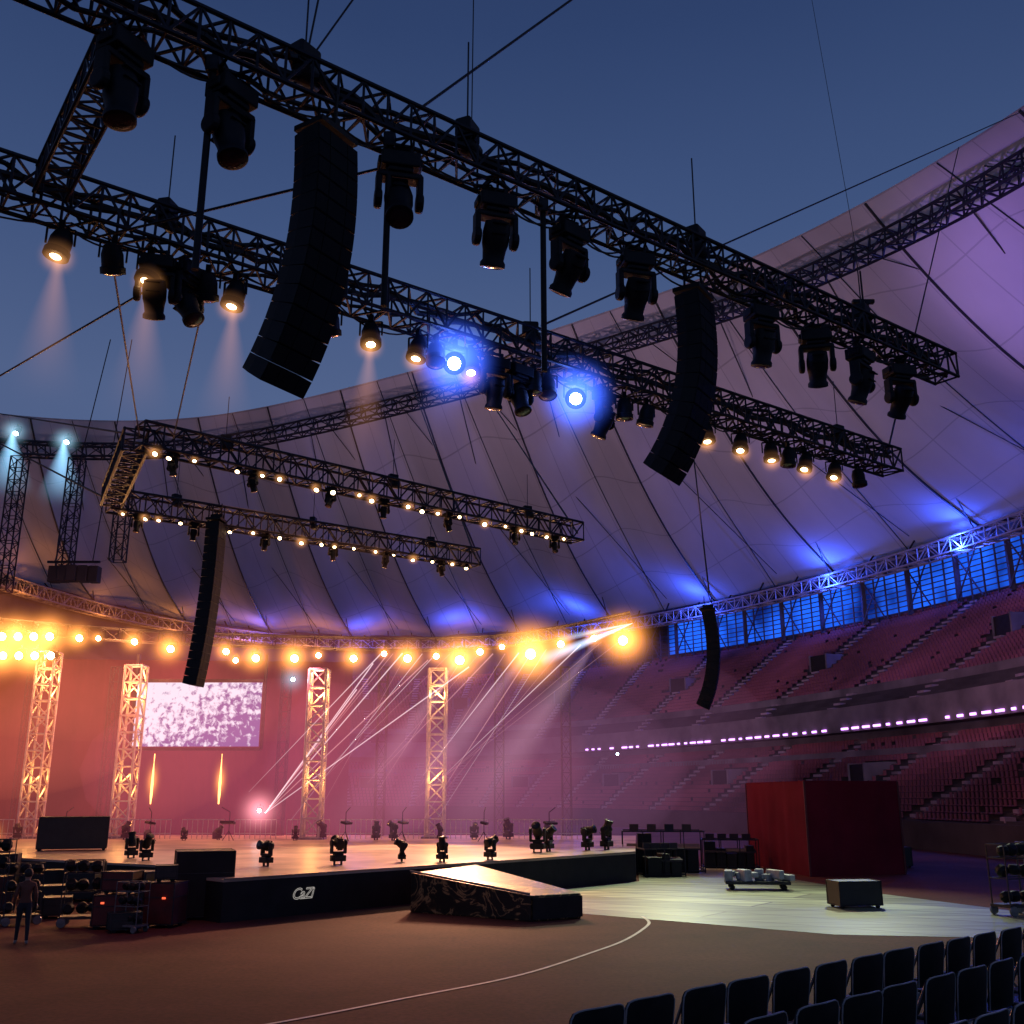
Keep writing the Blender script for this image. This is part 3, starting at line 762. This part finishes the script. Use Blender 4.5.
# ------------------------------------------------------------------ warm lamps over the stage
rowpts = [(-33, 62, 12.9), (-27.9, 62, 12.4), (-22.6, 62, 12.0), (-15.7, 62, 11.7), (-9.6, 62, 11.55), (-4.6, 62, 11.5), (-.5, 62, 11.7), (3, 62, 12.2), (7.2, 61.5, 13.0)]
rp_ = smoothpts(rowpts, 5)
mb = MB()
for a, b in zip(rp_, rp_[1:]): mb.truss(V(a) + V((0, 0, .9)), V(b) + V((0, 0, .9)), .7, .05, .9)
mb.obj("lighting_truss", mat("stage_truss_metal", (.1, .09, .085), .5, .4), label="long curved grey truss carrying bright warm lamps", category="lighting truss", group="hanging lighting trusses")
mains = [(-25.8, 12.66, 1.2), (-24.7, 12.5, .2), (-22.5, 12.4, .9), (-20.3, 12.05, 1.4), (-18.6, 12.1, .1), (-17.0, 11.8, .8), (-16.4, 11.2, .3), (-15.2, 11.5, 1.4), (-12.9, 11.5, 1.5), (-11.5, 11.5, .3), (-9.4, 11.45, 1.2), (-7.6, 11.6, .3), (-6.2, 11.5, 1.5), (-4.5, 11.5, .6), (-3.1, 11.5, 2.2), (-1.9, 11.8, .9), (-.6, 12.0, .3), (1.1, 11.95, 2.8), (2.9, 12.3, 1.2), (4.9, 12.6, .8), (6.6, 12.7, 2.4)]
for x, z, s in mains:
    m = clone(PBW, (x, 61.2, z + .55), (0, 0, 0), .75 + .3 * s); m["can"].rotation_euler = (R(-70), 0, 0)
    glow(m["root"], GLOWW, 1.1 + .38 * s, (0, -.5, -.5))
for i in range(5):
    for j in range(2):
        m = clone(PBW, (-31.5 + i * .95 + j * .2, 61.5, 13.4 - j * 1.15), (0, 0, 0), 1.25); m["can"].rotation_euler = (R(-75), 0, 0)
        if (i + j) % 2 == 0: glow(m["root"], GLOWW, 2.1, (0, -.5, -.5))
m = clone(PBW, (-28.2, 58, 1.9), (0, 0, 0), .8, "small warm lamp standing on stage floor"); m["can"].rotation_euler = (R(-80), 0, 0); glow(m["root"], GLOWW, 1.8, (0, -.4, -.45))
m = clone(PWH, (-12.9, 61, 10.5), (0, 0, 0), .7, "cool white lamp shining beside truss tower"); m["can"].rotation_euler = (R(-80), 0, 0); glow(m["root"], GLOWC, 1.9, (0, -.4, -.45))
m = clone(PWH, (-14.3, 60.6, 3.1), (0, 0, 0), .7, "bright white lamp shining low on stage"); m["can"].rotation_euler = (R(-80), 0, 0); glow(m["root"], GLOWP, 2.6, (0, -.4, -.45))
m = clone(PWH, (9.5, 95, 7.5), (0, 0, 0), .7, "bright white lamp on far balcony"); m["can"].rotation_euler = (R(-80), 0, 0)
for x, z, pw in ((-29.5, 12.5, 1700), (-24, 12.2, 500), (-17, 11.6, 500), (-11, 11.3, 500), (-3.1, 11.3, 700), (1.1, 11.8, 900), (6.6, 12.5, 600)):
    light('POINT', (x, 60.4, z), (1, .45, .15), pw, .3)
for th, pw in ((-66, 700), (-54, 700), (-42, 750), (-30, 800), (-18, 800), (-6, 750), (8, 650), (22, 500)):
    light('POINT', P(th, 4.6, 29.0), (1, .36, .08), pw, .5)

src = V((-14.1, 61, 2.6))
def laser(p, q, r, m=LASER, r2=None):
    MB().bar(p, q, r, 8, r2).obj("light_beam", m, label="thin straight light beam crossing stage haze", category="light beam", group="light beams in haze")
for q in ((-6.4, 60, 11.6), (-4.9, 60, 11.2), (-8.1, 60, 11.0), (-7.3, 60, 11.5), (-9.0, 60, 9.5), (-2.5, 60, 10.8)): laser(src, q, .03, random.choice((LASER, LASERP)), .045)
tops = [-7.6, -6.9, -6.1, -5.2, -4.4, -3.6, -2.7, -1.9, -1.1, -.4, .4, 1.2, 2.0, 3.0, 4.0, 5.2, 6.4]
for i, x in enumerate(tops):
    dx = random.uniform(4.5, 7.5) + max(0, x) * .7
    z = 11.5 + max(0, x) * .13
    zz = random.uniform(1.6, 5.0)
    laser((x, 59.5, z), (x - dx, 59, zz), random.choice((.022, .03, .045)), random.choice((LASER, LASERP, LASERP)), .012)
beam((7.0, 59, 13.2), (1.6, 58, 10.9), .5, BEAMX)
beam((7.0, 59, 13.2), (2.6, 58, 12.1), .3, BEAMX)
for a, b, wd in (((1.1, 60, 11.8), (-7.5, 58, 1.3), 2.2), ((-3.1, 60, 11.4), (-9.5, 58, 1.3), 1.8), ((5, 60, 12.3), (-3.5, 58, 1.3), 2.4)):
    beam(a, b, wd, BEAMV)

FL = emat("orange_flame", (1, .36, .1), 5)
for x in (-20.7, -16.8):
    r = thing("flame_jet", (x, 61, 1.2), label="thin orange flame jet rising behind the stage", category="flame jet", group="stage flames")
    MB().lathe([(.2, 0), (.22, .35), (.1, .5)], 14).obj("nozzle_base", BLACK, r, smooth=True)
    mb = MB(); prof = []
    for i in range(13):
        t = i / 12; prof.append((.015 + .06 * math.sin(math.pi * min(1, t * 1.15 + .08)) * (1 - .35 * t) + random.uniform(0, .015), 1.9 + t * 2.8))
    mb.lathe(prof, 10); mb.obj("flame", FL, r, smooth=True)
    g = uvball("haze_glow", GLOWW, (0, 0, 3.2), (.8, .8, 2.2)); g.parent = r  # glowing ellipsoid imitates bloom around the flame

for p in ((-56.3, 110, 44.3), (-51.8, 113, 44.3)):
    m = clone(PWH, p, (0, 0, 0), 1.8); m["can"].rotation_euler = (R(-40), 0, 0)
    glow(m["root"], GLOWC, 1.3, (0, -.4, -.6))
    beam(V(p) + V((0, -1, -1.2)), V(p) + V((1, -2, -9)), 3.2, BEAMC)
for p in protos:
    for c in p.children_recursive: bpy.data.objects.remove(c)
    bpy.data.objects.remove(p)

def haze(nm, loc, rad, color, s, fs=(1.0, .6)):  # self-glowing ellipsoids painted in for haze lit by the lamps
    for k, f in enumerate(fs):
        uvball("stage_haze", vmat("haze_%s_%d" % (nm, k), color, s * (1 + .8 * k), "flat"), (loc[0], loc[1], loc[2]), tuple(q * f for q in rad), kind="stuff", label="glowing haze drifting over the stage", category="haze")
haze("red", (-31, 62, 8.0), (17, 8, 8), (1, .20, .09), .0090)
haze("amber", (-20, 62, 10.5), (24, 5, 4), (1, .28, .08), .0070, (1.0,))
haze("pink", (-14, 62, 5), (19, 9, 9), (1, .18, .30), .0078)
haze("violet", (1, 63, 5), (16, 9, 9), (.62, .24, .52), .0050)

# ------------------------------------------------------------------ stage floor things
MF = build_moving_head(); MF["label"] = "black moving light standing on stage floor"; MF["group"] = "moving lights on stage floor"
for x, y, s in ((-8.6, 37.8, .62), (-6.2, 38.5, .68), (-4.1, 40.2, .55), (-2.6, 40.2, .55), (-.84, 41.4, .6), (1.1, 46.5, .8), (1.6, 47.4, .7), (3.4, 48.5, .75), (4.3, 48.9, .8), (-13.9, 41.0, .6), (-15.0, 42.5, .6)):
    m = clone(MF, (x, y, 1.2), (R(180), 0, random.uniform(0, 3)), s); m["head"].rotation_euler = (R(random.uniform(-85, 85)), 0, 0)
for x in range(-30, 4, 2):
    if random.random() < .75:
        xx = x + random.uniform(-.7, .7)
        m = clone(MF, (xx, 59.5 + random.uniform(-1, 1), 1.2), (R(180), 0, random.uniform(0, 3)), random.uniform(.4, .7)); m["head"].rotation_euler = (R(random.uniform(-60, 60)), 0, 0)
for c in MF.children_recursive: bpy.data.objects.remove(c)
bpy.data.objects.remove(MF)
for x in range(-30, 5, 3):
    r = thing("crowd_barrier", (x + .4, 61.0, 1.2), R(random.uniform(-4, 4)), label="low metal barrier along the rear stage edge", category="barrier", group="barriers on the stage")
    mb = MB(); mb.bar((-1.2, 0, 1.05), (1.2, 0, 1.05), .035); mb.bar((-1.2, 0, .3), (1.2, 0, .3), .03)
    for i in range(9): mb.bar((-1.2 + i * .3, 0, 0), (-1.2 + i * .3, 0, 1.05), .022)
    mb.obj("railing", TRUSSL, r)
for x in (-24.5, -19.5, -15.5, -9.0, -6.0, -1.5, 2.0):
    r = thing("instrument_stand", (x, 58.0 + random.uniform(-1, 1), 1.2), random.uniform(0, 3), label="thin dark instrument stand on the stage", category="instrument stand", group="stands on the stage")
    mb = MB()
    for k in range(3):
        a = k * 2.1; mb.bar((0, 0, .5), (.35 * math.cos(a), .35 * math.sin(a), 0), .02)
    mb.bar((0, 0, .5), (0, 0, 1.5), .02); mb.bar((0, 0, 1.5), (.5, 0, 1.75), .02); mb.obj("tripod", TRUSS, r)
    MB().box((.1, 0, .95), (.8, .35, .12), Matrix.Rotation(.25, 3, 'X')).obj("keyboard_case", STAGEF, r, bevel=.02)

def road_case(loc, sz, rz=0, body=WOODC, lab="black wheeled road case standing on the floor", nm="road_case", group="road cases"):
    r = thing(nm, loc, rz, label=lab, category="road case", group=group)
    x, y, z = sz; b = .1
    MB().box((0, 0, b + (z - b) / 2), (x, y, z - b)).obj("body", body, r, bevel=.03)
    mb = MB()
    for sx in (-1, 1):
        for sy in (-1, 1): mb.bar((sx * x / 2, sy * y / 2, b), (sx * x / 2, sy * y / 2, z), .02)
    for zz in (b, z * .68, z):
        for sy in (-1, 1): mb.bar((-x / 2, sy * y / 2, zz), (x / 2, sy * y / 2, zz), .016)
        for sx in (-1, 1): mb.bar((sx * x / 2, -y / 2, zz), (sx * x / 2, y / 2, zz), .016)
    mb.obj("edge_trim", DMETAL, r)
    for sx in (-1, 1):
        for sy in (-1, 1): MB().lathe([(.07, -.03), (.07, .03)], 12, Matrix.Translation((sx * (x / 2 - .12), sy * (y / 2 - .12), .07)) @ Matrix.Rotation(R(90), 4, 'X')).obj("wheel", BLACK, r)
    return r
road_case((-9.5, 33.4, 0), (1.7, 1.5, 1.95), R(20), STAGEF, "tall black road case beside the stage corner")
road_case((11.4, 36.3, 0), (1.5, .9, .85), R(10), WOODC, "low dark road case with metal edges on runway")
road_case((-19.8, 48.5, 1.2), (2.9, 1.4, 1.45), R(20), WOODC, "black road case standing on the stage deck")
for x, y, sx, sz, m in ((-16.8, 39, 1.5, 1.0, WOODC), (-15.2, 38.6, 1.1, 1.3, WOODC), (-18.9, 40, 1.2, 1.5, WOODC), (-13.4, 36.9, 1.2, .8, WOODC), (-12.3, 36.2, .9, 1.15, WOODC), (-14.9, 35.0, 1.1, .8, WOODC), (-16.4, 34.6, .9, 1.1, REDC), (-13.9, 33.4, .8, .6, WOODC)):
    road_case((x, y, 0), (sx, .9, sz), R(random.uniform(-25, 40)), m, "black wheeled road case standing beside the stage")
def gear_cart(loc, rz, lab, frame=None, s=1.0):
    r = thing("equipment_trolley", loc, rz, label=lab, category="equipment trolley", group="equipment trolleys"); r.scale = (s,) * 3
    mb = MB(); mb.box((0, 0, .3), (1.3, .8, .08))
    for sx in (-1, 1):
        for sy in (-1, 1): mb.bar((sx * .6, sy * .36, .3), (sx * .6, sy * .36, 2.1), .022)
    for z in (1.1, 1.7, 2.1): mb.bar((-.6, -.36, z), (.6, -.36, z), .022); mb.bar((-.6, .36, z), (.6, .36, z), .022); mb.bar((-.6, -.36, z), (-.6, .36, z), .022); mb.bar((.6, -.36, z), (.6, .36, z), .022)
    mb.obj("frame", frame or DMETAL, r)
    for z in (.5, 1.25, 1.85):
        for i in range(3):
            MB().lathe([(.06, -.14), (.17, -.09), (.2, .05), (.13, .17)], 12, Matrix.Translation((-.4 + i * .4 + random.uniform(-.06, .06), random.uniform(-.1, .1), z + .08)) @ Matrix.Rotation(random.uniform(0, 3), 4, 'X')).obj("stored_lamp", BLACK, r, smooth=True)
    for sx in (-1, 1):
        for sy in (-1, 1): MB().lathe([(.14, -.04), (.16, 0), (.14, .04)], 14, Matrix.Translation((sx * .52, sy * .4, .16)) @ Matrix.Rotation(R(90), 4, 'X')).obj("wheel", METAL, r, smooth=True)
    return r
road_case((-11.2, 30.9, 0), (1.1, .9, .9), R(12), REDC, "dark red wheeled case in equipment pile"); road_case((-9.9, 31.2, 0), (.9, .9, 1.2), R(-8), REDC, "dark red wheeled case in equipment pile")
road_case((-11.1, 30.95, .9), (.9, .7, .6), R(-6), REDC, "dark red case stacked on another case"); road_case((-10.6, 30.0, 0), (.8, .6, .5), R(30), WOODC, "small black road case on the floor")
road_case((-9.95, 31.2, 1.2), (.6, .6, .45), R(18), WOODC, "small black case stacked on another case")
gear_cart((-12.3, 31.2, 0), R(15), "metal trolley stacked with black lamps", DMETAL, .85)
gear_cart((-10.4, 29.9, 0), R(-20), "small metal trolley stacked with black lamps", METAL, .62)
gear_cart((-14.2, 31.6, 0), R(35), "metal trolley stacked with black lamps", DMETAL, .8)
for x, y, z in ((-11.4, 30.4, .7), (-10.7, 30.65, 1.2), (-9.8, 30.7, .8), (-16.3, 34.1, .7), (-12.2, 35.7, .8)):
    MB().box((0, 0, 0), (.09, .04, .05)).obj("indicator_lamp", REDL, loc=(x, y, z), label="tiny red lamp glowing among equipment cases", category="small lamp", group="small red lamps")  # glowing blocks added to stand in for red highlights on the cases
r = thing("equipment_cart", (9.7, 43.0, 0), R(-8), label="low flat cart loaded with pale bundled gear", category="equipment cart")
MB().box((0, 0, .28), (2.5, 1.1, .12)).obj("platform", DMETAL, r, bevel=.02)
mb = MB()
for i in range(12): mb.box((-1.1 + i * .2, random.uniform(-.2, .2), .45 + random.uniform(0, .15)), (random.uniform(.1, .35), random.uniform(.3, .9), random.uniform(.15, .5)), Matrix.Rotation(random.uniform(-.6, .6), 3, 'Z'))
mb.obj("bundled_gear", GREYC, r, bevel=.04)
for sx in (-1, 1):
    for sy in (-1, 1): MB().lathe([(.11, -.04), (.11, .04)], 12, Matrix.Translation((sx * 1.0, sy * .4, .11)) @ Matrix.Rotation(R(90), 4, 'X')).obj("wheel", BLACK, r)
def pen(loc, sx, sy, h, rz, lab):
    r = thing("control_desk", loc, rz, label=lab, category="control desk", group="control desks on the field")
    mb = MB()
    for z in (.1, h):
        mb.bar((-sx / 2, -sy / 2, z), (sx / 2, -sy / 2, z), .04); mb.bar((-sx / 2, sy / 2, z), (sx / 2, sy / 2, z), .04)
        mb.bar((-sx / 2, -sy / 2, z), (-sx / 2, sy / 2, z), .04); mb.bar((sx / 2, -sy / 2, z), (sx / 2, sy / 2, z), .04)
    n = int(sx / .9)
    for i in range(n + 1):
        x = -sx / 2 + sx * i / n; mb.bar((x, -sy / 2, 0), (x, -sy / 2, h), .03); mb.bar((x, sy / 2, 0), (x, sy / 2, h), .03)
    mb.obj("railing", TRUSS, r)
    mb = MB(); x = -sx / 2 + .1
    while x < sx / 2 - .3:
        ww = random.uniform(.35, .8); hh = h * random.uniform(.5, .98); mb.box((x + ww / 2, random.uniform(-.3, .1), hh / 2), (ww, sy * .7, hh)); x += ww + .03
    mb.obj("equipment_rack", STAGEF, r, bevel=.03)
    mb = MB(); mb.box((0, -sy * .3, h * .62), (sx * .9, sy * .4, .08), Matrix.Rotation(.2, 3, 'X'))
    for i in range(4): mb.box((-sx * .35 + i * sx * .22, 0, h * 1.08), (.45, .06, .32), Matrix.Rotation(random.uniform(-.4, .4), 3, 'Z'))
    mb.obj("console", CONCD, r)
pen((7.4, 53, 0), 3.9, 2.2, 1.9, R(-5), "dark control desk with equipment racks beside runway")
pen((11.2, 55.5, 0), 2.8, 1.6, 1.4, R(-8), "dark control desk with equipment racks beside runway")
pen((6.9, 50.0, 0), 1.9, 1.2, 1.2, R(10), "small dark equipment desk at stage corner")

def clothbox():
    b = [(13.6, 49.4), (18.6, 51.2), (17.9, 60.3), (12.9, 58.5)]
    r = thing("covered_booth", (0, 0, 0), label="large box booth covered in dark red cloth", category="covered booth")
    h = 4.2; mb = MB(); vs = []; ring = []
    for (x0, y0), (x1, y1) in zip(b, b[1:] + b[:1]):
        L = math.hypot(x1 - x0, y1 - y0); n = int(L / .15); nx, ny = (y1 - y0) / L, -(x1 - x0) / L
        for i in range(n):
            t = i / n; env = min(1, 4 * min(t, 1 - t)); ring.append((x0 + (x1 - x0) * t, y0 + (y1 - y0) * t, nx, ny, env * (.03 * math.sin(t * L * 2.1) + .02 * math.sin(t * L * 4.7 + 2))))
    m = len(ring); K = 8
    for k in range(K + 1):
        z = h * k / K
        for x, y, nx, ny, o in ring:
            oo = o * (1.5 - k / K) ; vs.append((x + nx * oo, y + ny * oo, z))
    fs = [(k * m + i, k * m + (i + 1) % m, (k + 1) * m + (i + 1) % m, (k + 1) * m + i) for k in range(K) for i in range(m)]
    mb.add(vs, fs); mb.obj("cloth_side", REDCLOTH, r, smooth=True)
    MB().prism([(x, y) for x, y in b], h - .01, h + .05).obj("cloth_top", REDCLOTH, r, bevel=.05)
    for x, y in b: MB().bar((x, y, 0), (x, y, h + .02), .06).obj("corner_post", REDC, r)
clothbox()

gear_cart((15.7, 34.0, 0), R(20), "metal trolley stacked with black lamps"); gear_cart((17.3, 35.4, 0), R(-10), "metal trolley stacked with black lamps", METAL)
gear_cart((-18.0, 37.5, 0), R(10), "metal trolley stacked with black lamps")
road_case((20.0, 56.0, 0), (1.2, .8, 1.0), R(0), WOODC, "small black case near the stand wall")

r = thing("aerial_camera", (11.3, 30, 18.9), label="small camera rig hanging on thin wire", category="aerial camera")
mb = MB(); mb.bar((0, 0, 0), (0, 0, 1.1), .035, 6); mb.box((0, 0, 0), (.7, .18, .12)); mb.obj("mount", BLACK, r, bevel=.02)
mb = MB(); mb.box((0, 0, -.2), (.25, .35, .22)); mb.lathe([(.09, 0), (.1, .2)], 12, Matrix.Translation((0, -.2, -.2)) @ Matrix.Rotation(R(90), 4, 'X')); mb.obj("camera_body", BLACK, r, bevel=.02)
MB().bar((0, 0, 1.1), (2, 8, 20), .012, 4).obj("wire", CABLE, r)
r = thing("hanging_speaker_cluster", (-35, 80, 20.6), label="wide dark speaker cluster hanging under the roof", category="speaker cluster")
for k in range(5): MB().box((-1.6 + k * .8, abs(k - 2) * .2, 0), (.76, .9, 1.3)).obj("speaker_cabinet", CONCD, r, bevel=.05)
MB().bar((-2.1, 0, .95), (2.1, 0, .95), .12).bar((-1.5, 0, 1), (-2.5, 8, 24), .05).bar((1.5, 0, 1), (-.5, 8, 24), .05).obj("flying_frame", TRUSS, r)

# ------------------------------------------------------------------ black chairs on riser
cd = V((.748, .663, 0)); cn = V((-.663, .748, 0)); base = V((.45, 7.97, 0)); DK = 1.3
r = thing("seating_riser", label="low dark platform carrying rows of chairs", category="seating riser")
cs = [base + cn * .55 - cd * .45, base + cn * .55 + cd * 12, base - cn * 5.0 + cd * 12, base - cn * 5.0 - cd * .45]
MB().prism([(c.x, c.y) for c in cs], DK - .12, DK).obj("deck", STAGEF, r)
mb = MB()
for c in cs: mb.bar((c.x, c.y, 0), (c.x, c.y, DK - .12), .05)
mb.obj("leg_frame", TRUSS, r)
CHB = mat("black_chair_plastic", (.012, .012, .013), .5, 0, 8, .3, 0, .3)
CHG = mat("grey_chair_edge", (.34, .33, .34), .5, 0, 8, .3)  # grey of the seat edge, also used for the painted rim highlight
def build_chair():
    r = thing("folding_chair", label="black plastic folding chair in a row facing stage", category="chair", group="black chairs in rows")
    mb = MB(); W, H, n, k = .54, .40, 12, 7; vs = []
    def outline(v):
        return W / 2 * (1 if v < .75 else math.sqrt(max(0.02, 1 - ((v - .75) / .25) ** 2 * .22))) * (.91 + .09 * v)
    grid = {}
    for side in (0, 1):
        for j in range(k + 1):
            v = j / k
            for i in range(n + 1):
                u = -1 + 2 * i / n
                zz = H * v - (.02 * abs(u) ** 6 if v > .99 else 0)
                q = (u * outline(v), -.2 - .05 * v + .035 * u * u + (.02 if side else 0), .48 + zz); vs.append(q)
                if side == 0: grid[(i, j)] = q
    m = (k + 1) * (n + 1); fs = []
    for j in range(k):
        for i in range(n):
            a = j * (n + 1) + i; fs.append((a, a + 1, a + n + 2, a + n + 1)); fs.append((m + a, m + a + n + 1, m + a + n + 2, m + a + 1))
    for i in range(n): fs.append((i, m + i, m + i + 1, i + 1)); a = k * (n + 1) + i; fs.append((a, a + 1, m + a + 1, m + a))
    for j in range(k): a = j * (n + 1); fs.append((a, a + n + 1, m + a + n + 1, m + a)); a += n; fs.append((a, m + a, m + a + n + 1, a + n + 1))
    mb.add(vs, fs); mb.obj("backrest", CHB, r, smooth=True)
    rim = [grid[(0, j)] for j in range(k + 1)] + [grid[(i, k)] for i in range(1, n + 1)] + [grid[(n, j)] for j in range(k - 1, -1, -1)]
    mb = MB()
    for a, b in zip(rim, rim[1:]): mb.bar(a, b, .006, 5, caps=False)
    mb.obj("backrest_trim", CHG, r)  # pale tube round the backrest painted as a rim highlight
    MB().box((0, .03, .44), (.47, .42, .05)).obj("seat", CHB, r, bevel=.02)
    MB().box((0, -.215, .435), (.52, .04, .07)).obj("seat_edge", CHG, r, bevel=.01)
    for sx in (-1, 1):
        mb = MB(); mb.bar((sx * .235, -.2, .84), (sx * .235, .2, 0), .014, 6); mb.bar((sx * .215, .18, .44), (sx * .215, -.2, 0), .014, 6); mb.bar((sx * .235, .2, .02), (sx * .215, -.2, .02), .012, 6)
        mb.obj("leg", METAL, r, smooth=True)
    return r
CH = build_chair(); ra = math.atan2(cd.y, cd.x)
for row in range(4):
    for i in range(int(16 - row)):
        p = base + cd * (.6 * i + .05 * row) - cn * (.95 * row) + V((0, 0, DK))
        if p.y < 3.2: continue
        clone(CH, p + V((random.uniform(-.02, .02), random.uniform(-.02, .02), 0)), (0, 0, ra + random.uniform(-.04, .04)))
for c in CH.children_recursive: bpy.data.objects.remove(c)
bpy.data.objects.remove(CH)

# ------------------------------------------------------------------ person
def person(loc, rz):
    r = thing("person", loc, rz, label="standing person in dark clothes beside equipment cases", category="person")
    J = {}
    vs = []; es = []; rad = []
    def j(n, p, rr, par=None):
        J[n] = len(vs); vs.append(p); rad.append(rr)
        if par: es.append((J[par], J[n]))
    j("pel", (0, 0, .96), .135); j("wst", (0, .01, 1.1), .125, "pel"); j("ch", (0, .01, 1.3), .15, "wst"); j("sh", (0, 0, 1.42), .11, "ch"); j("nk", (0, .01, 1.5), .055, "sh"); j("hd0", (0, .02, 1.57), .075, "nk"); j("hd", (0, .03, 1.65), .095, "hd0"); j("hd2", (0, .02, 1.71), .075, "hd")
    for s, k in ((-1, "l"), (1, "r")):
        st = .1 if k == "l" else -.12
        j("s" + k, (s * .17, 0, 1.41), .062, "sh"); j("e" + k, (s * .24, -.03, 1.15), .045, "s" + k); j("w" + k, (s * .25, .09, .92), .03, "e" + k); j("p" + k, (s * .25, .12, .85), .034, "w" + k)
        for f in range(4):
            j("f%d%s" % (f, k), (s * .25, .1 + .02 * f, .79), .010, "p" + k); j("g%d%s" % (f, k), (s * .24, .1 + .022 * f, .74 + .01 * abs(f - 1.5)), .009, "f%d%s" % (f, k))
        j("t" + k, (s * .235, .16, .82), .011, "p" + k)
        j("h" + k, (s * .09, 0, .9), .1, "pel"); j("k" + k, (s * .11, st * .6 + .02, .5), .065, "h" + k); j("a" + k, (s * .12, st, .1), .042, "k" + k); j("b" + k, (s * .13, st + .04, .04), .04, "a" + k); j("c" + k, (s * .14, st + .17, .035), .035, "b" + k)
    me = bpy.data.meshes.new("body"); me.from_pydata(vs, es, [])
    o = bpy.data.objects.new("body", me); col.objects.link(o); o.parent = r
    o.modifiers.new("skin", 'SKIN')
    return r, o, rad
def finish_person(r, o, rad):
    me = o.data
    if not me.skin_vertices:
        bpy.context.view_layer.objects.active = o; o.select_set(True)
        bpy.ops.mesh.customdata_skin_add()
    for i, sv in enumerate(me.skin_vertices[0].data): sv.radius = (rad[i], rad[i]); sv.use_root = (i == 0)
    o.modifiers["skin"].use_smooth_shade = True
    ss = o.modifiers.new("sub", 'SUBSURF'); ss.levels = 1; ss.render_levels = 2
    m = bpy.data.materials.new("person_skin_and_clothes"); m.use_nodes = True; nt = m.node_tree; b = nt.nodes["Principled BSDF"]
    tc = nt.nodes.new("ShaderNodeTexCoord"); sp = nt.nodes.new("ShaderNodeSeparateXYZ"); nt.links.new(tc.outputs["Object"], sp.inputs[0])
    rr = nt.nodes.new("ShaderNodeValToRGB"); rr.color_ramp.interpolation = 'CONSTANT'
    mr = nt.nodes.new("ShaderNodeMapRange"); mr.inputs["From Max"].default_value = 2; nt.links.new(sp.outputs["Z"], mr.inputs["Value"]); nt.links.new(mr.outputs[0], rr.inputs["Fac"])
    E = rr.color_ramp.elements; E[0].position = 0; E[0].color = (.5, .45, .42, 1); E[1].position = .045; E[1].color = (.018, .018, .025, 1)
    for p, c in ((.49, (.14, .05, .03)), (.755, (.45, .25, .17))):
        e = E.new(p); e.color = c + (1,)
    nt.links.new(rr.outputs[0], b.inputs["Base Color"]); b.inputs["Roughness"].default_value = .8
    me.materials.append(m)
    HAIR = mat("dark_hair", (.015, .01, .008), .7)
    mb = MB(); prof = [(.02, .115), (.06, .1), (.095, .05), (.105, 0), (.1, -.05), (.085, -.09)]
    mb.lathe(prof[::-1], 16, Matrix.Translation((0, -.01, 1.69))); mb.obj("hair", HAIR, r, smooth=True)
    mb = MB(); mb.lathe([(.012, -.02), (.006, .02)], 8, Matrix.Translation((0, .125, 1.64)) @ Matrix.Rotation(R(-90), 4, 'X')); mb.obj("nose", m, r)
pp = person((-12.3, 27.6, 0), R(25)); finish_person(*pp)

# ------------------------------------------------------------------ lights
light('AREA', (-14, 55, 14), (1, .40, .18), 1500, 22, (-14, 52, 0))             # stage wash
light('SPOT', (-2, 58, 12), (1, .55, .3), 22000, .4, (-5, 46.5, 1), 60)
light('SPOT', (8.5, 57, 13), (.9, 1, .6), 9000, .3, (6, 41, 0), 50)
light('SPOT', (16, 50, 13), (.9, 1, .62), 6500, .3, (11, 36, 0), 55, .9)
light('SPOT', (-22, 58, 12), (1, .22, .12), 3500, .5, (-28, 70, 6), 100)  # spot, like the next one, added to tint the drape
light('SPOT', (-12, 59, 11.5), (1, .2, .3), 2500, .5, (-15, 70, 4), 90)
for th, pw in ((-14, 1300), (4, 1600), (20, 2200), (38, 2600), (55, 3600), (71, 4200), (84, 4600), (96, 4600), (107, 4600)):
    light('POINT', mem(th - 8, .87) + V((0, 0, -3.4)), (.03, .09, 1), pw * 1.1, .4)
light('SPOT', (22, 45, 14), (.34, .2, 1), 75000, 1, (48, 76, 47), 40, 1)
light('SPOT', (0, 80, 6), (.66, .42, .58), 44000, 1, (10, 130, 45), 110, 1)
light('SPOT', (-25, 80, 6), (.62, .42, .56), 20000, 1, (-35, 130, 44), 120, 1)
light('SPOT', (20, 50, 8), (.58, .42, .76), 28000, 1, (28, 105, 45), 95, 1)
light('SPOT', (5, 60, 20), (.95, .42, .6), 13500, 1, (62, 96, 19), 52, 1)  # unseen pink fill, like the next two, added to light the stands
light('SPOT', (0, 70, 22), (.8, .35, .6), 3500, 1, (40, 140, 16), 70, 1)
light('SPOT', (10, 50, 16), (1, .3, .36), 6000, 1, (46, 68, 2), 34, 1)
light('SPOT', (12, 42, 12), (1, .25, .28), 350, .6, (16, 52, 2), 60, 1)
light('SPOT', (-9, 27, 9), (1, .25, .15), 350, .4, (-11, 31, 0), 50, 1)  # unseen fill added to brighten the person and the cases
light('SPOT', (-4, 25, 7), (1, .6, .3), 260, .4, (-1.2, 33.5, .5), 34, 1)  # unseen warm fill added to light the ramp front
light('SPOT', (9, 14, 9), (1, .9, .9), 100, .6, (4, 9, 1.5), 70, 1)  # unseen dim fill added above the black chairs
sl = bpy.data.lights.new("sun", 'SUN'); sl.energy = .03; sl.angle = R(20); sl.color = (.6, .7, 1)
so = bpy.data.objects.new("sun", sl); col.objects.link(so); so.rotation_euler = (R(50), 0, R(120))
light('SPOT', (-4, 56, 12), (1, .30, .2), 6500, .5, (-3, 26, 0), 75, 1)
